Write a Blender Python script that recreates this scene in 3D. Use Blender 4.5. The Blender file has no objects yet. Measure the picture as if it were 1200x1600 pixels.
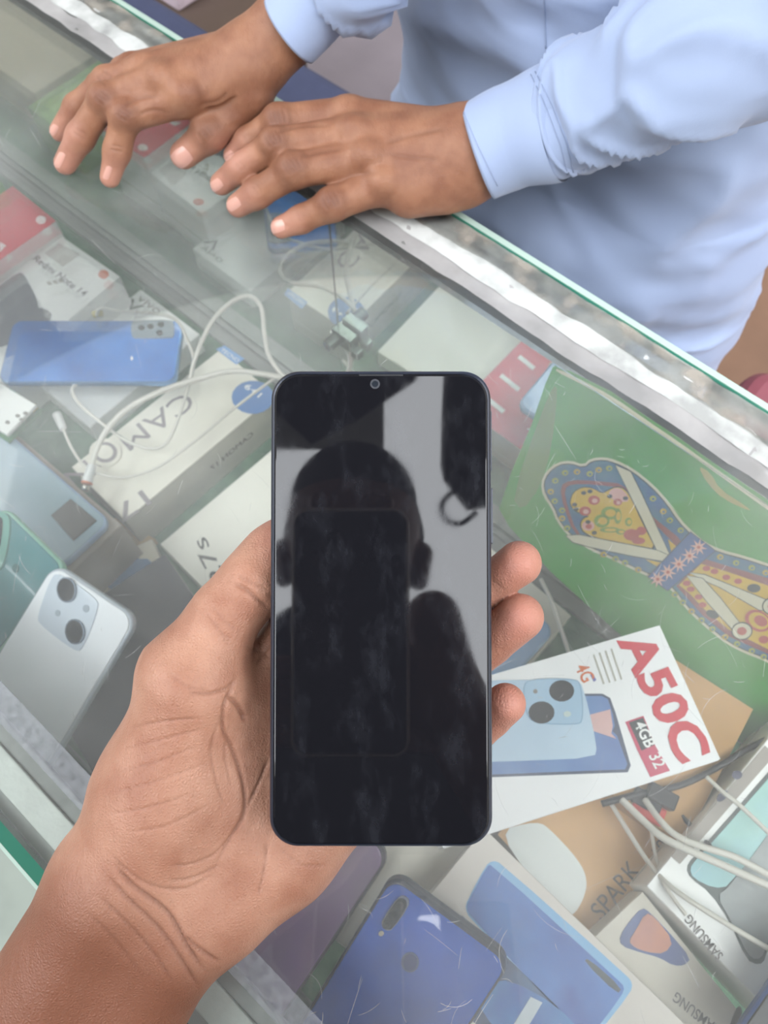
import bpy, bmesh, math, random
import numpy as np
from mathutils import Vector, Matrix, noise as mnoise
from mathutils.bvhtree import BVHTree

random.seed(7)
SC = bpy.context.scene
COL = SC.collection

# ---------------------------------------------------------------- camera
F = 1200.0                                   # focal length in pixels of the 1200x1600 frame
PITCH = math.radians(65.3)                   # looking down
SP, CP = math.sin(PITCH), math.cos(PITCH)
CAM = Vector((0.0, 0.0, 1.40))
cam_d = bpy.data.cameras.new('camera')
cam = bpy.data.objects.new('camera', cam_d)
COL.objects.link(cam)
cam.location = CAM
cam.rotation_euler = (math.pi / 2 - PITCH, 0, 0)
cam_d.sensor_fit = 'VERTICAL'
cam_d.sensor_height = 36.0
cam_d.lens = 36.0 * F / 1600.0
cam_d.clip_start = 0.005
cam_d.dof.use_dof = True
cam_d.dof.focus_distance = 0.285
cam_d.dof.aperture_fstop = 17.0
SC.camera = cam

# ---------------------------------------------------------------- sky, exposure
world = bpy.data.worlds.new('overcast_sky')
SC.world = world
world.use_nodes = True
bg = world.node_tree.nodes['Background']
bg.inputs['Color'].default_value = (0.93, 0.96, 1.0, 1)
bg.inputs['Strength'].default_value = 5.0
SC.view_settings.view_transform = 'Standard'
SC.view_settings.look = 'None'
SC.view_settings.exposure = 0.95
SC.view_settings.gamma = 1.0
SC.view_settings.use_curve_mapping = False
SC.cycles.use_denoising = True
SC.cycles.max_bounces = 10
SC.cycles.transparent_max_bounces = 16
SC.cycles.sample_clamp_indirect = 6.0
# sky enters by openings shaped in the unseen awning: a portal over each
for px_, py_, sx_, sy_ in ((0, -0.995, 6.2, 1.21), (-2.275, 0.605, 1.65, 1.99), (2.275, 0.605, 1.65, 1.99), (0.16, -0.255, 0.32, 0.27)):
    pl = bpy.data.lights.new('sky_portal', 'AREA')
    pl.shape = 'RECTANGLE'; pl.size = sx_; pl.size_y = sy_
    pl.cycles.is_portal = True
    plo = bpy.data.objects.new('sky_portal', pl); COL.objects.link(plo)
    plo.location = (px_, py_, 2.87)

# ---------------------------------------------------------------- geometry helpers
def lin(c):
    return c / 12.92 if c <= 0.04045 else ((c + 0.055) / 1.055) ** 2.4
def col(h):
    h = h.lstrip('#')
    return tuple(lin(int(h[i:i + 2], 16) / 255) for i in (0, 2, 4)) + (1.0,)

def ray(px, py):
    x = (px - 600) / F; y = (py - 800) / F
    return Vector((x, CP - y * SP, -(SP + y * CP)))
def G(px, py, H):
    """point seen at a pixel that lies H metres below the lens"""
    d = ray(px, py)
    return CAM + d * (H / -d.z)
def Pd(px, py, depth):
    return CAM + ray(px, py) * depth
def pix(p):
    q = p - CAM
    dep = q.y * CP - q.z * SP
    up = q.y * SP + q.z * CP
    return 600 + F * q.x / dep, 800 - F * up / dep, dep
D1 = Vector((-0.755, 0.656, 0)).normalized()     # along the counter
D2 = Vector((0.656, 0.755, 0)).normalized()      # across it, towards the seller
def W(u, v, z):
    p = D1 * u + D2 * v
    return Vector((p.x, p.y, z))

ZG = 1.0             # top of the counter glass
V_NEAR, V_FAR, V_MIR = -0.113, 0.345, 0.293
Z_BASE = 0.715
U0, U1 = -0.45, 1.25

# ---------------------------------------------------------------- material helpers
MATS = {}
def mat(name, color, rough=0.5, metal=0.0, spec=0.5, noise=0.0, nscale=40.0, bump=0.0, bscale=200.0, sss=0.0,
        coat=0.0, color2=None, sheen=0.0, ior=None):
    if name in MATS:
        return MATS[name]
    m = bpy.data.materials.new(name); m.use_nodes = True
    nt = m.node_tree; b = nt.nodes['Principled BSDF']
    c = col(color) if isinstance(color, str) else color
    b.inputs['Base Color'].default_value = c
    b.inputs['Roughness'].default_value = rough
    b.inputs['Metallic'].default_value = metal
    b.inputs['Specular IOR Level'].default_value = spec
    b.inputs['Coat Weight'].default_value = coat
    if ior: b.inputs['IOR'].default_value = ior
    if sheen:
        b.inputs['Sheen Weight'].default_value = sheen
    if sss:
        b.inputs['Subsurface Weight'].default_value = sss
        b.inputs['Subsurface Radius'].default_value = (1.0, 0.35, 0.2)
        b.inputs['Subsurface Scale'].default_value = 0.004
    tc = nt.nodes.new('ShaderNodeTexCoord')
    if noise or color2:
        n = nt.nodes.new('ShaderNodeTexNoise'); n.inputs['Scale'].default_value = nscale
        n.inputs['Detail'].default_value = 5
        nt.links.new(tc.outputs['Object'], n.inputs['Vector'])
        mx = nt.nodes.new('ShaderNodeMix'); mx.data_type = 'RGBA'
        c2 = col(color2) if color2 else tuple(max(0, x * (1 - noise)) for x in c[:3]) + (1,)
        mx.inputs['A'].default_value = c; mx.inputs['B'].default_value = c2
        rp = nt.nodes.new('ShaderNodeMapRange')
        rp.inputs['From Min'].default_value = 0.35; rp.inputs['From Max'].default_value = 0.68
        nt.links.new(n.outputs['Fac'], rp.inputs['Value'])
        nt.links.new(rp.outputs['Result'], mx.inputs['Factor'])
        nt.links.new(mx.outputs['Result'], b.inputs['Base Color'])
    if bump:
        n2 = nt.nodes.new('ShaderNodeTexNoise'); n2.inputs['Scale'].default_value = bscale
        n2.inputs['Detail'].default_value = 4
        nt.links.new(tc.outputs['Object'], n2.inputs['Vector'])
        bp = nt.nodes.new('ShaderNodeBump'); bp.inputs['Strength'].default_value = bump
        bp.inputs['Distance'].default_value = 0.001
        nt.links.new(n2.outputs['Fac'], bp.inputs['Height'])
        nt.links.new(bp.outputs['Normal'], b.inputs['Normal'])
    MATS[name] = m
    return m

def glass_mat(name, tint, dust_haze, dust_haze_col, dust_haze_scale, spec=1.0, rough=0.0, lo=0.4, hi=0.7, base=0.0, ior=1.5):
    """thin pane: clear transmission, mirror reflection by angle, a film of dust that scatters"""
    if name in MATS: return MATS[name]
    m = bpy.data.materials.new(name); m.use_nodes = True
    nt = m.node_tree
    nt.nodes.clear()
    out = nt.nodes.new('ShaderNodeOutputMaterial')
    tr = nt.nodes.new('ShaderNodeBsdfTransparent'); tr.inputs['Color'].default_value = tint
    gl = nt.nodes.new('ShaderNodeBsdfGlossy'); gl.inputs['Roughness'].default_value = rough
    fr = nt.nodes.new('ShaderNodeFresnel'); fr.inputs['IOR'].default_value = ior
    ml = nt.nodes.new('ShaderNodeMath'); ml.operation = 'MULTIPLY'; ml.inputs[1].default_value = spec
    nt.links.new(fr.outputs[0], ml.inputs[0])
    m1 = nt.nodes.new('ShaderNodeMixShader')
    nt.links.new(ml.outputs[0], m1.inputs[0]); nt.links.new(tr.outputs[0], m1.inputs[1]); nt.links.new(gl.outputs[0], m1.inputs[2])
    df = nt.nodes.new('ShaderNodeBsdfDiffuse'); df.inputs['Color'].default_value = dust_haze_col
    tc = nt.nodes.new('ShaderNodeTexCoord')
    n = nt.nodes.new('ShaderNodeTexNoise'); n.inputs['Scale'].default_value = dust_haze_scale; n.inputs['Detail'].default_value = 7
    nt.links.new(tc.outputs['Object'], n.inputs['Vector'])
    rp = nt.nodes.new('ShaderNodeMapRange')
    rp.inputs['From Min'].default_value = lo; rp.inputs['From Max'].default_value = hi
    rp.inputs['To Min'].default_value = base; rp.inputs['To Max'].default_value = dust_haze
    nt.links.new(n.outputs['Fac'], rp.inputs['Value'])
    m2 = nt.nodes.new('ShaderNodeMixShader')
    nt.links.new(rp.outputs['Result'], m2.inputs[0]); nt.links.new(m1.outputs[0], m2.inputs[1]); nt.links.new(df.outputs[0], m2.inputs[2])
    nt.links.new(m2.outputs[0], out.inputs['Surface'])
    MATS[name] = m
    return m

# ---------------------------------------------------------------- object helpers
def obj(name, me, m=None, parent=None, M=None):
    o = bpy.data.objects.new(name, me)
    COL.objects.link(o)
    if m is not None and me is not None and hasattr(me, 'materials'):
        for mm in (m if isinstance(m, (list, tuple)) else [m]):
            me.materials.append(mm)
    if parent is not None: o.parent = parent
    if M is not None: o.matrix_basis = M
    return o
def tag(o, label, cat, group=None, kind=None):
    if label: o['label'] = label
    if cat: o['category'] = cat
    if group: o['group'] = group
    if kind: o['kind'] = kind
    return o
def thing(name, label, cat, M=None, group=None, kind=None):
    o = bpy.data.objects.new(name, None); COL.objects.link(o)
    o.empty_display_size = 0.02
    if M is not None: o.matrix_basis = M
    return tag(o, label, cat, group, kind)
def mesh_from(name, verts, faces, smooth=False):
    me = bpy.data.meshes.new(name)
    me.from_pydata([tuple(v) for v in verts], [], faces)
    me.validate()
    if smooth:
        me.polygons.foreach_set('use_smooth', [True] * len(me.polygons))
    me.update()
    return me
def box_mesh(name, x0, x1, y0, y1, z0, z1, bev=0.0, seg=2):
    bm = bmesh.new()
    vs = [bm.verts.new((x, y, z)) for z in (z0, z1) for y in (y0, y1) for x in (x0, x1)]
    for f in ((0, 2, 3, 1), (4, 5, 7, 6), (0, 1, 5, 4), (2, 6, 7, 3), (0, 4, 6, 2), (1, 3, 7, 5)):
        bm.faces.new([vs[i] for i in f])
    if bev:
        bmesh.ops.bevel(bm, geom=bm.edges[:], offset=bev, segments=seg, affect='EDGES', profile=0.5)
    bmesh.ops.recalc_face_normals(bm, faces=bm.faces)
    me = bpy.data.meshes.new(name); bm.to_mesh(me); bm.free()
    return me
def rr_outline(x0, y0, x1, y1, r, n=6):
    r = min(r, abs(x1 - x0) / 2 - 1e-5, abs(y1 - y0) / 2 - 1e-5)
    pts = []
    for cx, cy, a0 in ((x1 - r, y1 - r, 0), (x0 + r, y1 - r, 90), (x0 + r, y0 + r, 180), (x1 - r, y0 + r, 270)):
        for i in range(n + 1):
            a = math.radians(a0 + 90 * i / n)
            pts.append((cx + r * math.cos(a), cy + r * math.sin(a)))
    return pts
def prism_mesh(name, pts, z0, z1, bev=0.0, seg=3):
    """outline extruded from z0 to z1, both rims rounded by bev"""
    n = len(pts)
    area = sum(pts[i][0] * pts[(i + 1) % n][1] - pts[(i + 1) % n][0] * pts[i][1] for i in range(n))
    if area < 0: pts = pts[::-1]
    def inset(d):
        res = []
        for i in range(n):
            p0, p1, p2 = Vector(pts[i - 1]), Vector(pts[i]), Vector(pts[(i + 1) % n])
            e1 = (p1 - p0); e2 = (p2 - p1)
            if e1.length < 1e-9: e1 = e2
            if e2.length < 1e-9: e2 = e1
            n1 = Vector((-e1.y, e1.x)).normalized(); n2 = Vector((-e2.y, e2.x)).normalized()
            nn = (n1 + n2)
            nn = nn.normalized() if nn.length > 1e-6 else n1
            k = max(0.5, nn.dot(n1))
            res.append(p1 + nn * (d / k))
        return res
    rings = []
    if bev > 0:
        for i in range(seg + 1):
            a = math.pi / 2 * i / seg
            rings.append((bev * (1 - math.sin(a)), z0 + bev * (1 - math.cos(a))))
        for i in range(seg + 1):
            a = math.pi / 2 * i / seg
            rings.append((bev * (1 - math.cos(a)), z1 - bev * (1 - math.sin(a))))
    else:
        rings = [(0, z0), (0, z1)]
    V = []; Fc = []
    for d, z in rings:
        for p in (inset(d) if d > 1e-7 else [Vector(q) for q in pts]):
            V.append((p.x, p.y, z))
    for k in range(len(rings) - 1):
        for i in range(n):
            j = (i + 1) % n
            Fc.append((k * n + i, k * n + j, (k + 1) * n + j, (k + 1) * n + i))
    Fc.append(tuple(range(n - 1, -1, -1)))
    t = (len(rings) - 1) * n
    Fc.append(tuple(range(t, t + n)))
    return mesh_from(name, V, Fc)
def cyl_mesh(name, r, z0, z1, n=20, bev=0.0, cx=0, cy=0):
    return prism_mesh(name, [(cx + r * math.cos(2 * math.pi * i / n), cy + r * math.sin(2 * math.pi * i / n)) for i in range(n)], z0, z1, bev, 2)

class Frame:
    """plane through three points: origin A, x towards B, y towards C; z turned upwards"""
    def __init__(self, A, B, C):
        x = (B - A).normalized(); c = C - A
        y = (c - x * c.dot(x)).normalized()
        if x.cross(y).z < 0:
            A, B = B, A; x = -x
        z = x.cross(y)
        self.o, self.x, self.y, self.z = A.copy(), x, y, z
        self.M = Matrix(((x.x, y.x, z.x, A.x), (x.y, y.y, z.y, A.y), (x.z, y.z, z.z, A.z), (0, 0, 0, 1)))
        self.L = (B - A).length
        self.W = abs((C - A).dot(y))
    def px(self, px, py, h=0.0):
        """pixel -> local xy on the plane raised by h"""
        d = ray(px, py)
        o = self.o + self.z * h
        t = (o - CAM).dot(self.z) / d.dot(self.z)
        p = CAM + d * t - o
        return Vector((p.dot(self.x), p.dot(self.y)))
def frame_px(A, B, C):
    return Frame(G(*A), G(*B), G(*C))

def print_poly(parent, fr, pts, m, z0=0.0001, h=0.0003, name='print', local=False, bev=0.0):
    lp = [tuple(p) for p in pts] if local else [tuple(fr.px(*p)) for p in pts]
    return obj(name, prism_mesh(name, lp, z0, z0 + h, bev), m, parent)
def rr(parent, name, x0, y0, x1, y1, r, z0, z1, m, bev=0.0):
    return obj(name, prism_mesh(name, rr_outline(min(x0, x1), min(y0, y1), max(x0, x1), max(y0, y1), r), z0, z1, bev), m, parent)

def text_mesh(s, bold=0.0):
    cu = bpy.data.curves.new('lettering', 'FONT')
    cu.body = s; cu.size = 1.0; cu.offset = bold; cu.resolution_u = 3
    o = bpy.data.objects.new('lettering', cu); COL.objects.link(o)
    dg = bpy.context.evaluated_depsgraph_get()
    me = bpy.data.meshes.new_from_object(o.evaluated_get(dg))
    bpy.data.objects.remove(o); bpy.data.curves.remove(cu)
    return me
def text(parent, fr, s, p0, p1, height, m, z=0.0005, bold=0.012, name='lettering', local=False, face=None):
    """lettering whose baseline runs from pixel p0 to p1 on the plane of the frame; height = cap height in metres"""
    a = Vector(p0) if local else fr.px(*p0); b = Vector(p1) if local else fr.px(*p1)
    me = text_mesh(s, bold)
    co = np.empty(len(me.vertices) * 3, np.float32); me.vertices.foreach_get('co', co); co = co.reshape(-1, 3)
    x0, x1 = co[:, 0].min(), co[:, 0].max()
    L = (b - a).length
    dx = (b - a).normalized(); dy = Vector((-dx.y, dx.x))
    sx = L / max(1e-6, x1 - x0); sy = height / 0.7
    X = (co[:, 0] - x0) * sx; Y = co[:, 1] * sy
    nc = np.zeros_like(co)
    nc[:, 0] = a.x + X * dx.x + Y * dy.x
    nc[:, 1] = a.y + X * dx.y + Y * dy.y
    nc[:, 2] = z
    me.vertices.foreach_set('co', nc.ravel()); me.update()
    me.materials.clear()
    return obj(name, me, m, parent)

def tube(name, pts, r, m, parent=None, res=6, sub=8, M=None, taper=None):
    """round tube through control points (Catmull-Rom)"""
    P = [Vector(p) for p in pts]
    if len(P) > 2:
        Q = [P[0]] + P + [P[-1]]
        S = []
        for i in range(1, len(Q) - 2):
            for k in range(sub):
                t = k / sub
                a, b, c, d = Q[i - 1], Q[i], Q[i + 1], Q[i + 2]
                S.append(0.5 * ((2 * b) + (c - a) * t + (2 * a - 5 * b + 4 * c - d) * t * t + (3 * b - a - 3 * c + d) * t ** 3))
        S.append(P[-1])
    else:
        S = P
    V = []; Fc = []
    up = Vector((0, 0, 1))
    for i, p in enumerate(S):
        t = (S[min(i + 1, len(S) - 1)] - S[max(i - 1, 0)])
        t = t.normalized() if t.length > 1e-9 else up
        a = t.cross(up)
        if a.length < 1e-3: a = t.cross(Vector((1, 0, 0)))
        a.normalize(); b = a.cross(t).normalized()
        rr_ = r if taper is None else r * (taper[0] + (taper[1] - taper[0]) * i / max(1, len(S) - 1))
        for k in range(res):
            an = 2 * math.pi * k / res
            V.append(p + a * (rr_ * math.cos(an)) + b * (rr_ * math.sin(an)))
    n = len(S)
    for i in range(n - 1):
        for k in range(res):
            k2 = (k + 1) % res
            Fc.append((i * res + k, i * res + k2, (i + 1) * res + k2, (i + 1) * res + k))
    Fc.append(tuple(range(res - 1, -1, -1))); Fc.append(tuple(range((n - 1) * res, n * res)))
    return obj(name, mesh_from(name, V, Fc, True), m, parent, M)

# ---------------------------------------------------------------- signed-distance modelling (hands, heads)
def surface_nets(Fd, org, h):
    nx, ny, nz = Fd.shape
    S = Fd < 0
    acc = np.zeros((nx - 1, ny - 1, nz - 1, 3), np.float32); cnt = np.zeros((nx - 1, ny - 1, nz - 1), np.float32)
    sl = lambda o, n: slice(o, n - 1 + o)
    for ax in range(3):
        o1 = [(a, b) for a in (0, 1) for b in (0, 1)]
        for a, b in o1:
            off = [0, 0, 0]; oth = [i for i in range(3) if i != ax]
            off[oth[0]] = a; off[oth[1]] = b
            of2 = list(off); of2[ax] = 1
            A = Fd[sl(off[0], nx), sl(off[1], ny), sl(off[2], nz)]
            B = Fd[sl(of2[0], nx), sl(of2[1], ny), sl(of2[2], nz)]
            cr = (A < 0) != (B < 0)
            t = np.where(cr, A / np.where(cr, A - B, 1), 0).astype(np.float32)
            for i in range(3):
                acc[..., i] += np.where(cr, (t if i == ax else off[i]), 0)
            cnt += cr
    act = cnt > 0
    idx = -np.ones(act.shape, np.int64)
    n = int(act.sum()); idx[act] = np.arange(n)
    ijk = np.argwhere(act).astype(np.float32)
    V = (ijk + acc[act] / cnt[act][:, None]) * h + np.array(org, np.float32)
    faces = []
    for ax in range(3):
        o = [i for i in range(3) if i != ax]
        sa = [slice(None)] * 3; sb = [slice(None)] * 3
        sa[ax] = slice(0, -1); sb[ax] = slice(1, None)
        A = S[tuple(sa)]; B = S[tuple(sb)]
        e = np.argwhere(A != B)
        e = e[(e[:, o[0]] > 0) & (e[:, o[1]] > 0) & (e[:, o[0]] < Fd.shape[o[0]] - 1) & (e[:, o[1]] < Fd.shape[o[1]] - 1)]
        ins = A[tuple(e.T)]
        def cell(d0, d1):
            q = e.copy(); q[:, o[0]] += d0; q[:, o[1]] += d1
            return idx[tuple(q.T)]
        q = np.stack([cell(-1, -1), cell(0, -1), cell(0, 0), cell(-1, 0)], 1)
        flip = ins if ax != 1 else ~ins
        q = np.where(flip[:, None], q, q[:, ::-1])
        faces.append(q)
    return V, np.concatenate(faces)

def sdf_build(prims, h, pad=0.004):
    """prims: (A, ra, B, rb, k) tapered capsules joined smoothly; a negative k carves"""
    P = np.array([list(p[0]) for p in prims] + [list(p[2]) for p in prims])
    R = np.array([p[1] for p in prims] + [p[3] for p in prims])
    lo = (P - R[:, None]).min(0) - pad; hi = (P + R[:, None]).max(0) + pad
    n = np.ceil((hi - lo) / h).astype(int) + 1
    Fd = np.full(n, 0.05, np.float32)
    ax = [lo[i] + np.arange(n[i]) * h for i in range(3)]
    for A, ra, B, rb, k in prims:
        A = np.array(A, float); B = np.array(B, float); kk = abs(k)
        m = max(ra, rb) + kk * 1.5 + 3 * h
        b0 = np.minimum(A, B) - m; b1 = np.maximum(A, B) + m
        i0 = np.clip(((b0 - lo) / h).astype(int), 0, n - 1); i1 = np.clip(((b1 - lo) / h).astype(int) + 2, 1, n)
        s = tuple(slice(i0[i], i1[i]) for i in range(3))
        X = ax[0][s[0]][:, None, None]; Y = ax[1][s[1]][None, :, None]; Z = ax[2][s[2]][None, None, :]
        d = B - A; dd = float(d @ d) + 1e-12
        t = np.clip(((X - A[0]) * d[0] + (Y - A[1]) * d[1] + (Z - A[2]) * d[2]) / dd, 0, 1)
        dist = np.sqrt((X - A[0] - t * d[0]) ** 2 + (Y - A[1] - t * d[1]) ** 2 + (Z - A[2] - t * d[2]) ** 2) - (ra + (rb - ra) * t)
        cur = Fd[s]
        if k >= 0:
            hh = np.clip(0.5 + 0.5 * (cur - dist) / max(kk, 1e-6), 0, 1)
            Fd[s] = cur * (1 - hh) + dist * hh - kk * hh * (1 - hh)
        else:
            hh = np.clip(0.5 - 0.5 * (cur + dist) / max(kk, 1e-6), 0, 1)
            Fd[s] = cur * (1 - hh) - dist * hh + kk * hh * (1 - hh)
    return surface_nets(Fd, lo, h)

def np_mesh(name, V, Q, smooth=True):
    me = bpy.data.meshes.new(name)
    me.vertices.add(len(V)); me.vertices.foreach_set('co', np.asarray(V, np.float32).ravel())
    me.loops.add(Q.size); me.loops.foreach_set('vertex_index', Q.astype(np.int32).ravel())
    me.polygons.add(len(Q)); me.polygons.foreach_set('loop_start', np.arange(len(Q), dtype=np.int32) * 4)
    me.polygons.foreach_set('loop_total', np.full(len(Q), 4, np.int32))
    me.polygons.foreach_set('use_smooth', np.full(len(Q), smooth))
    me.update(calc_edges=True); me.validate()
    return me
def join_np(parts):
    V = []; Q = []; n = 0
    for v, q in parts:
        V.append(v); Q.append(q + n); n += len(v)
    return np.concatenate(V), np.concatenate(Q)

def vnormals(V, Q):
    n = np.cross(V[Q[:, 2]] - V[Q[:, 0]], V[Q[:, 3]] - V[Q[:, 1]])
    N = np.zeros_like(V)
    for i in range(4): np.add.at(N, Q[:, i], n)
    return N / (np.linalg.norm(N, axis=1, keepdims=True) + 1e-12)
def np_pix(V):
    q = V - np.array(CAM)
    dep = q[:, 1] * CP - q[:, 2] * SP
    up = q[:, 1] * SP + q[:, 2] * CP
    return 600 + F * q[:, 0] / dep, 800 - F * up / dep, dep
def crease(V, Q, lines, only_front=True):
    """press fine skin creases into the surface; lines: (pixel points, width px, depth m)"""
    N = vnormals(V, Q)
    x, y, dep = np_pix(V)
    view = np.array(CAM) - V; view /= np.linalg.norm(view, axis=1, keepdims=True)
    fr = np.clip((N * view).sum(1) * 2, 0, 1)
    tot = np.zeros(len(V))
    for pts, w, dp in lines:
        # smooth the polyline
        P = [np.array(p, float) for p in pts]
        S = []
        QQ = [2 * P[0] - P[1]] + P + [2 * P[-1] - P[-2]]
        for i in range(1, len(QQ) - 2):
            for k in range(6):
                t = k / 6; a, b, c, d = QQ[i - 1:i + 3]
                S.append(0.5 * (2 * b + (c - a) * t + (2 * a - 5 * b + 4 * c - d) * t * t + (3 * b - a - 3 * c + d) * t ** 3))
        S.append(P[-1]); S = np.array(S)
        m = (x > S[:, 0].min() - 4 * w) & (x < S[:, 0].max() + 4 * w) & (y > S[:, 1].min() - 4 * w) & (y < S[:, 1].max() + 4 * w)
        ii = np.where(m)[0]
        if not len(ii): continue
        best = np.full(len(ii), 1e9); bt = np.zeros(len(ii))
        for j in range(len(S) - 1):
            a, b = S[j], S[j + 1]; d = b - a
            t = np.clip(((x[ii] - a[0]) * d[0] + (y[ii] - a[1]) * d[1]) / (d @ d + 1e-9), 0, 1)
            ds = np.hypot(x[ii] - a[0] - t * d[0], y[ii] - a[1] - t * d[1])
            up = ds < best; best[up] = ds[up]; bt[up] = (j + t[up]) / (len(S) - 1)
        fade = np.clip(np.minimum(bt, 1 - bt) * 6, 0.0, 1)
        tot[ii] = np.maximum(tot[ii], dp * np.exp(-(best / w) ** 2) * fade)
    tot *= fr
    return V - N * tot[:, None], np.clip(tot / 0.0008, 0, 1)

# ---------------------------------------------------------------- shared materials
M_white = mat('white_card', '#f4f4f1', 0.45, noise=0.05, nscale=25)
M_cream = mat('cream_card', '#ebe6d8', 0.5, noise=0.08, nscale=20)
M_grey = mat('grey_card', '#b9b6a9', 0.6, noise=0.1)
M_ink = mat('dark_ink', '#4a4845', 0.6)
M_ink2 = mat('grey_ink', '#8a8680', 0.6)
M_red = mat('red_print', '#cc2f3c', 0.5)
M_black = mat('black_plastic', '#15161a', 0.35)
M_lens = mat('lens_glass', '#20252c', 0.08, coat=0.5)
M_cable = mat('cable_rubber', '#d6d2c8', 0.45)
M_plug = mat('plug_plastic', '#d8d8d6', 0.4)
M_steel = mat('steel', '#b9b6ad', 0.25, metal=1.0)
M_alu = mat('aluminium', '#c9cdc8', 0.35, metal=0.8, noise=0.12, nscale=60)

# ================================================================ the place: shop floor, added walls, unseen awnings
ROT = Matrix(((-D1.x, D2.x, 0, 0), (-D1.y, D2.y, 0, 0), (0, 0, 1, 0), (0, 0, 0, 1)))   # local x = -u, y = v
def cbox(name, u0, u1, v0, v1, z0, z1, m, parent=None, bev=0.0, M=ROT):
    me = box_mesh(name, -max(u0, u1), -min(u0, u1), v0, v1, z0, z1, bev)
    return obj(name, me, m, parent, None if parent is not None else M)
def struct(o, label, cat):
    return tag(o, label, cat, kind='structure')
M_floor = mat('floor_tile', '#8f8790', 0.45, noise=0.15, nscale=6)
M_wall = mat('wall_paint', '#cfc8bd', 0.8, noise=0.08, nscale=3)
M_ceil = mat('unseen_awning_canvas', '#d6d6d2', 0.8, noise=0.1, nscale=4)
M_dark = mat('dark_board', '#2b2c31', 0.7)
struct(cbox('floor', -3, 3, -3, 2.2, -0.05, 0, M_floor), 'grey lavender tiled shop floor behind the counter', 'floor')
struct(cbox('wall_back', -3, 3, 2.2, 2.3, 0, 2.95, M_wall), 'unseen plain beige wall at the back of the shop', 'wall')  # this and the next walls: unseen, added to keep horizon light out
struct(cbox('wall_front', -3, 3, -3.1, -3, 0, 2.95, M_dark), 'unseen dark shop front across the lane', 'wall')
struct(cbox('wall_left', 3, 3.1, -3, 2.2, 0, 2.95, M_wall), 'unseen plain beige side wall on the left', 'wall')
struct(cbox('wall_right', -3.1, -3, -3, 2.2, 0, 2.95, M_wall), 'unseen plain beige side wall on the right', 'wall')
# unseen awning, its gaps and notch shaped to let sky light in
def ceil(x0, x1, y0, y1, label):
    struct(obj('ceiling', box_mesh('ceiling', x0, x1, y0, y1, 2.88, 2.95), M_ceil), label, 'ceiling')
ceil(-1.45, 1.45, -0.12, 4.6, 'unseen pale awning ceiling over the shop and counter')
ceil(-1.45, 0.0, -0.39, -0.12, 'unseen awning ceiling edge left of the added light notch')
ceil(0.32, 1.45, -0.39, -0.12, 'unseen awning ceiling edge right of the added light notch')
ceil(-4.6, 4.6, -4.6, -1.6, 'unseen pale awning ceiling across the lane behind the customer')
ceil(-4.6, -1.45, 1.6, 4.6, 'unseen pale awning ceiling over the back left of the shop')
ceil(1.45, 4.6, 1.6, 4.6, 'unseen pale awning ceiling over the back right of the shop')
ceil(-4.6, -3.1, -1.6, 1.6, 'unseen pale awning ceiling at the left end of the lane')
ceil(3.1, 4.6, -1.6, 1.6, 'unseen pale awning ceiling at the right end of the lane')
struct(cbox('pavement', -3, 3, -2.99, -0.20, 0.0, 0.012, mat('pavement_grey', '#8b938a', 0.7, noise=0.2, nscale=9)), 'grey green pavement on the customer side of the counter', 'pavement')

# ---------------------------------------------------------------- the display counter
counter = thing('display_counter', 'long glass display counter with mirror back and worn taped edges', 'counter', ROT)
M_glass = glass_mat('counter_glass', (0.98, 0.995, 0.985, 1), 0.15, (0.80, 0.82, 0.80, 1), 9.0, base=0.062)  # pale film is dust plus the milky reflected haze put into colour
M_glass2 = glass_mat('glass_underside', (0.985, 0.99, 0.985, 1), 0.0, (0.8, 0.8, 0.8, 1), 9.0, spec=0.6)
M_edge = mat('green_glass_edge', '#2d6a58', 0.15, spec=0.6)
M_edge2 = mat('pale_glass_edge', '#a9bdb2', 0.15, spec=0.6)
M_carpet = mat('green_mat', '#5c8064', 0.95, color2='#436650', nscale=60, bump=0.6, bscale=500)
M_cab = mat('cabinet_laminate', '#7d8480', 0.6)
def cpart(name, u0, u1, v0, v1, z0, z1, m, bev=0.0):
    return cbox(name, u0, u1, v0, v1, z0, z1, m, counter, bev)
# top pane: upper face with dust and painted haze, lower face clear, two materials
me = box_mesh('top_glass', -U1, -U0, V_NEAR + 0.006, V_FAR - 0.004, ZG - 0.008, ZG)
o = obj('top_glass', me, [M_glass, M_glass2], counter)
for p in me.polygons:
    p.material_index = 0 if p.normal.z > 0.5 else 1
cpart('glass_edge', U0, U1, V_NEAR, V_NEAR + 0.006, ZG - 0.008, ZG, M_edge)
cpart('glass_edge', U0, U1, V_NEAR - 0.0015, V_NEAR, ZG - 0.008, ZG + 0.0002, M_edge2)
cpart('glass_edge', U0, U1, V_FAR - 0.004, V_FAR - 0.0015, ZG - 0.008, ZG, M_edge)
cpart('glass_edge', U0, U1, V_FAR - 0.0015, V_FAR + 0.003, ZG - 0.008, ZG + 0.0004, M_edge2)
cpart('green_mat', U0, U1, V_NEAR + 0.006, V_MIR - 0.001, Z_BASE - 0.006, Z_BASE, M_carpet)
cpart('shelf_board', U0, U1, V_NEAR + 0.01, V_FAR - 0.01, Z_BASE - 0.03, Z_BASE - 0.007, M_cab)
cpart('base_cabinet', U0, U1, V_NEAR - 0.05, V_FAR - 0.02, 0.0, Z_BASE - 0.031, M_cab)
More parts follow.
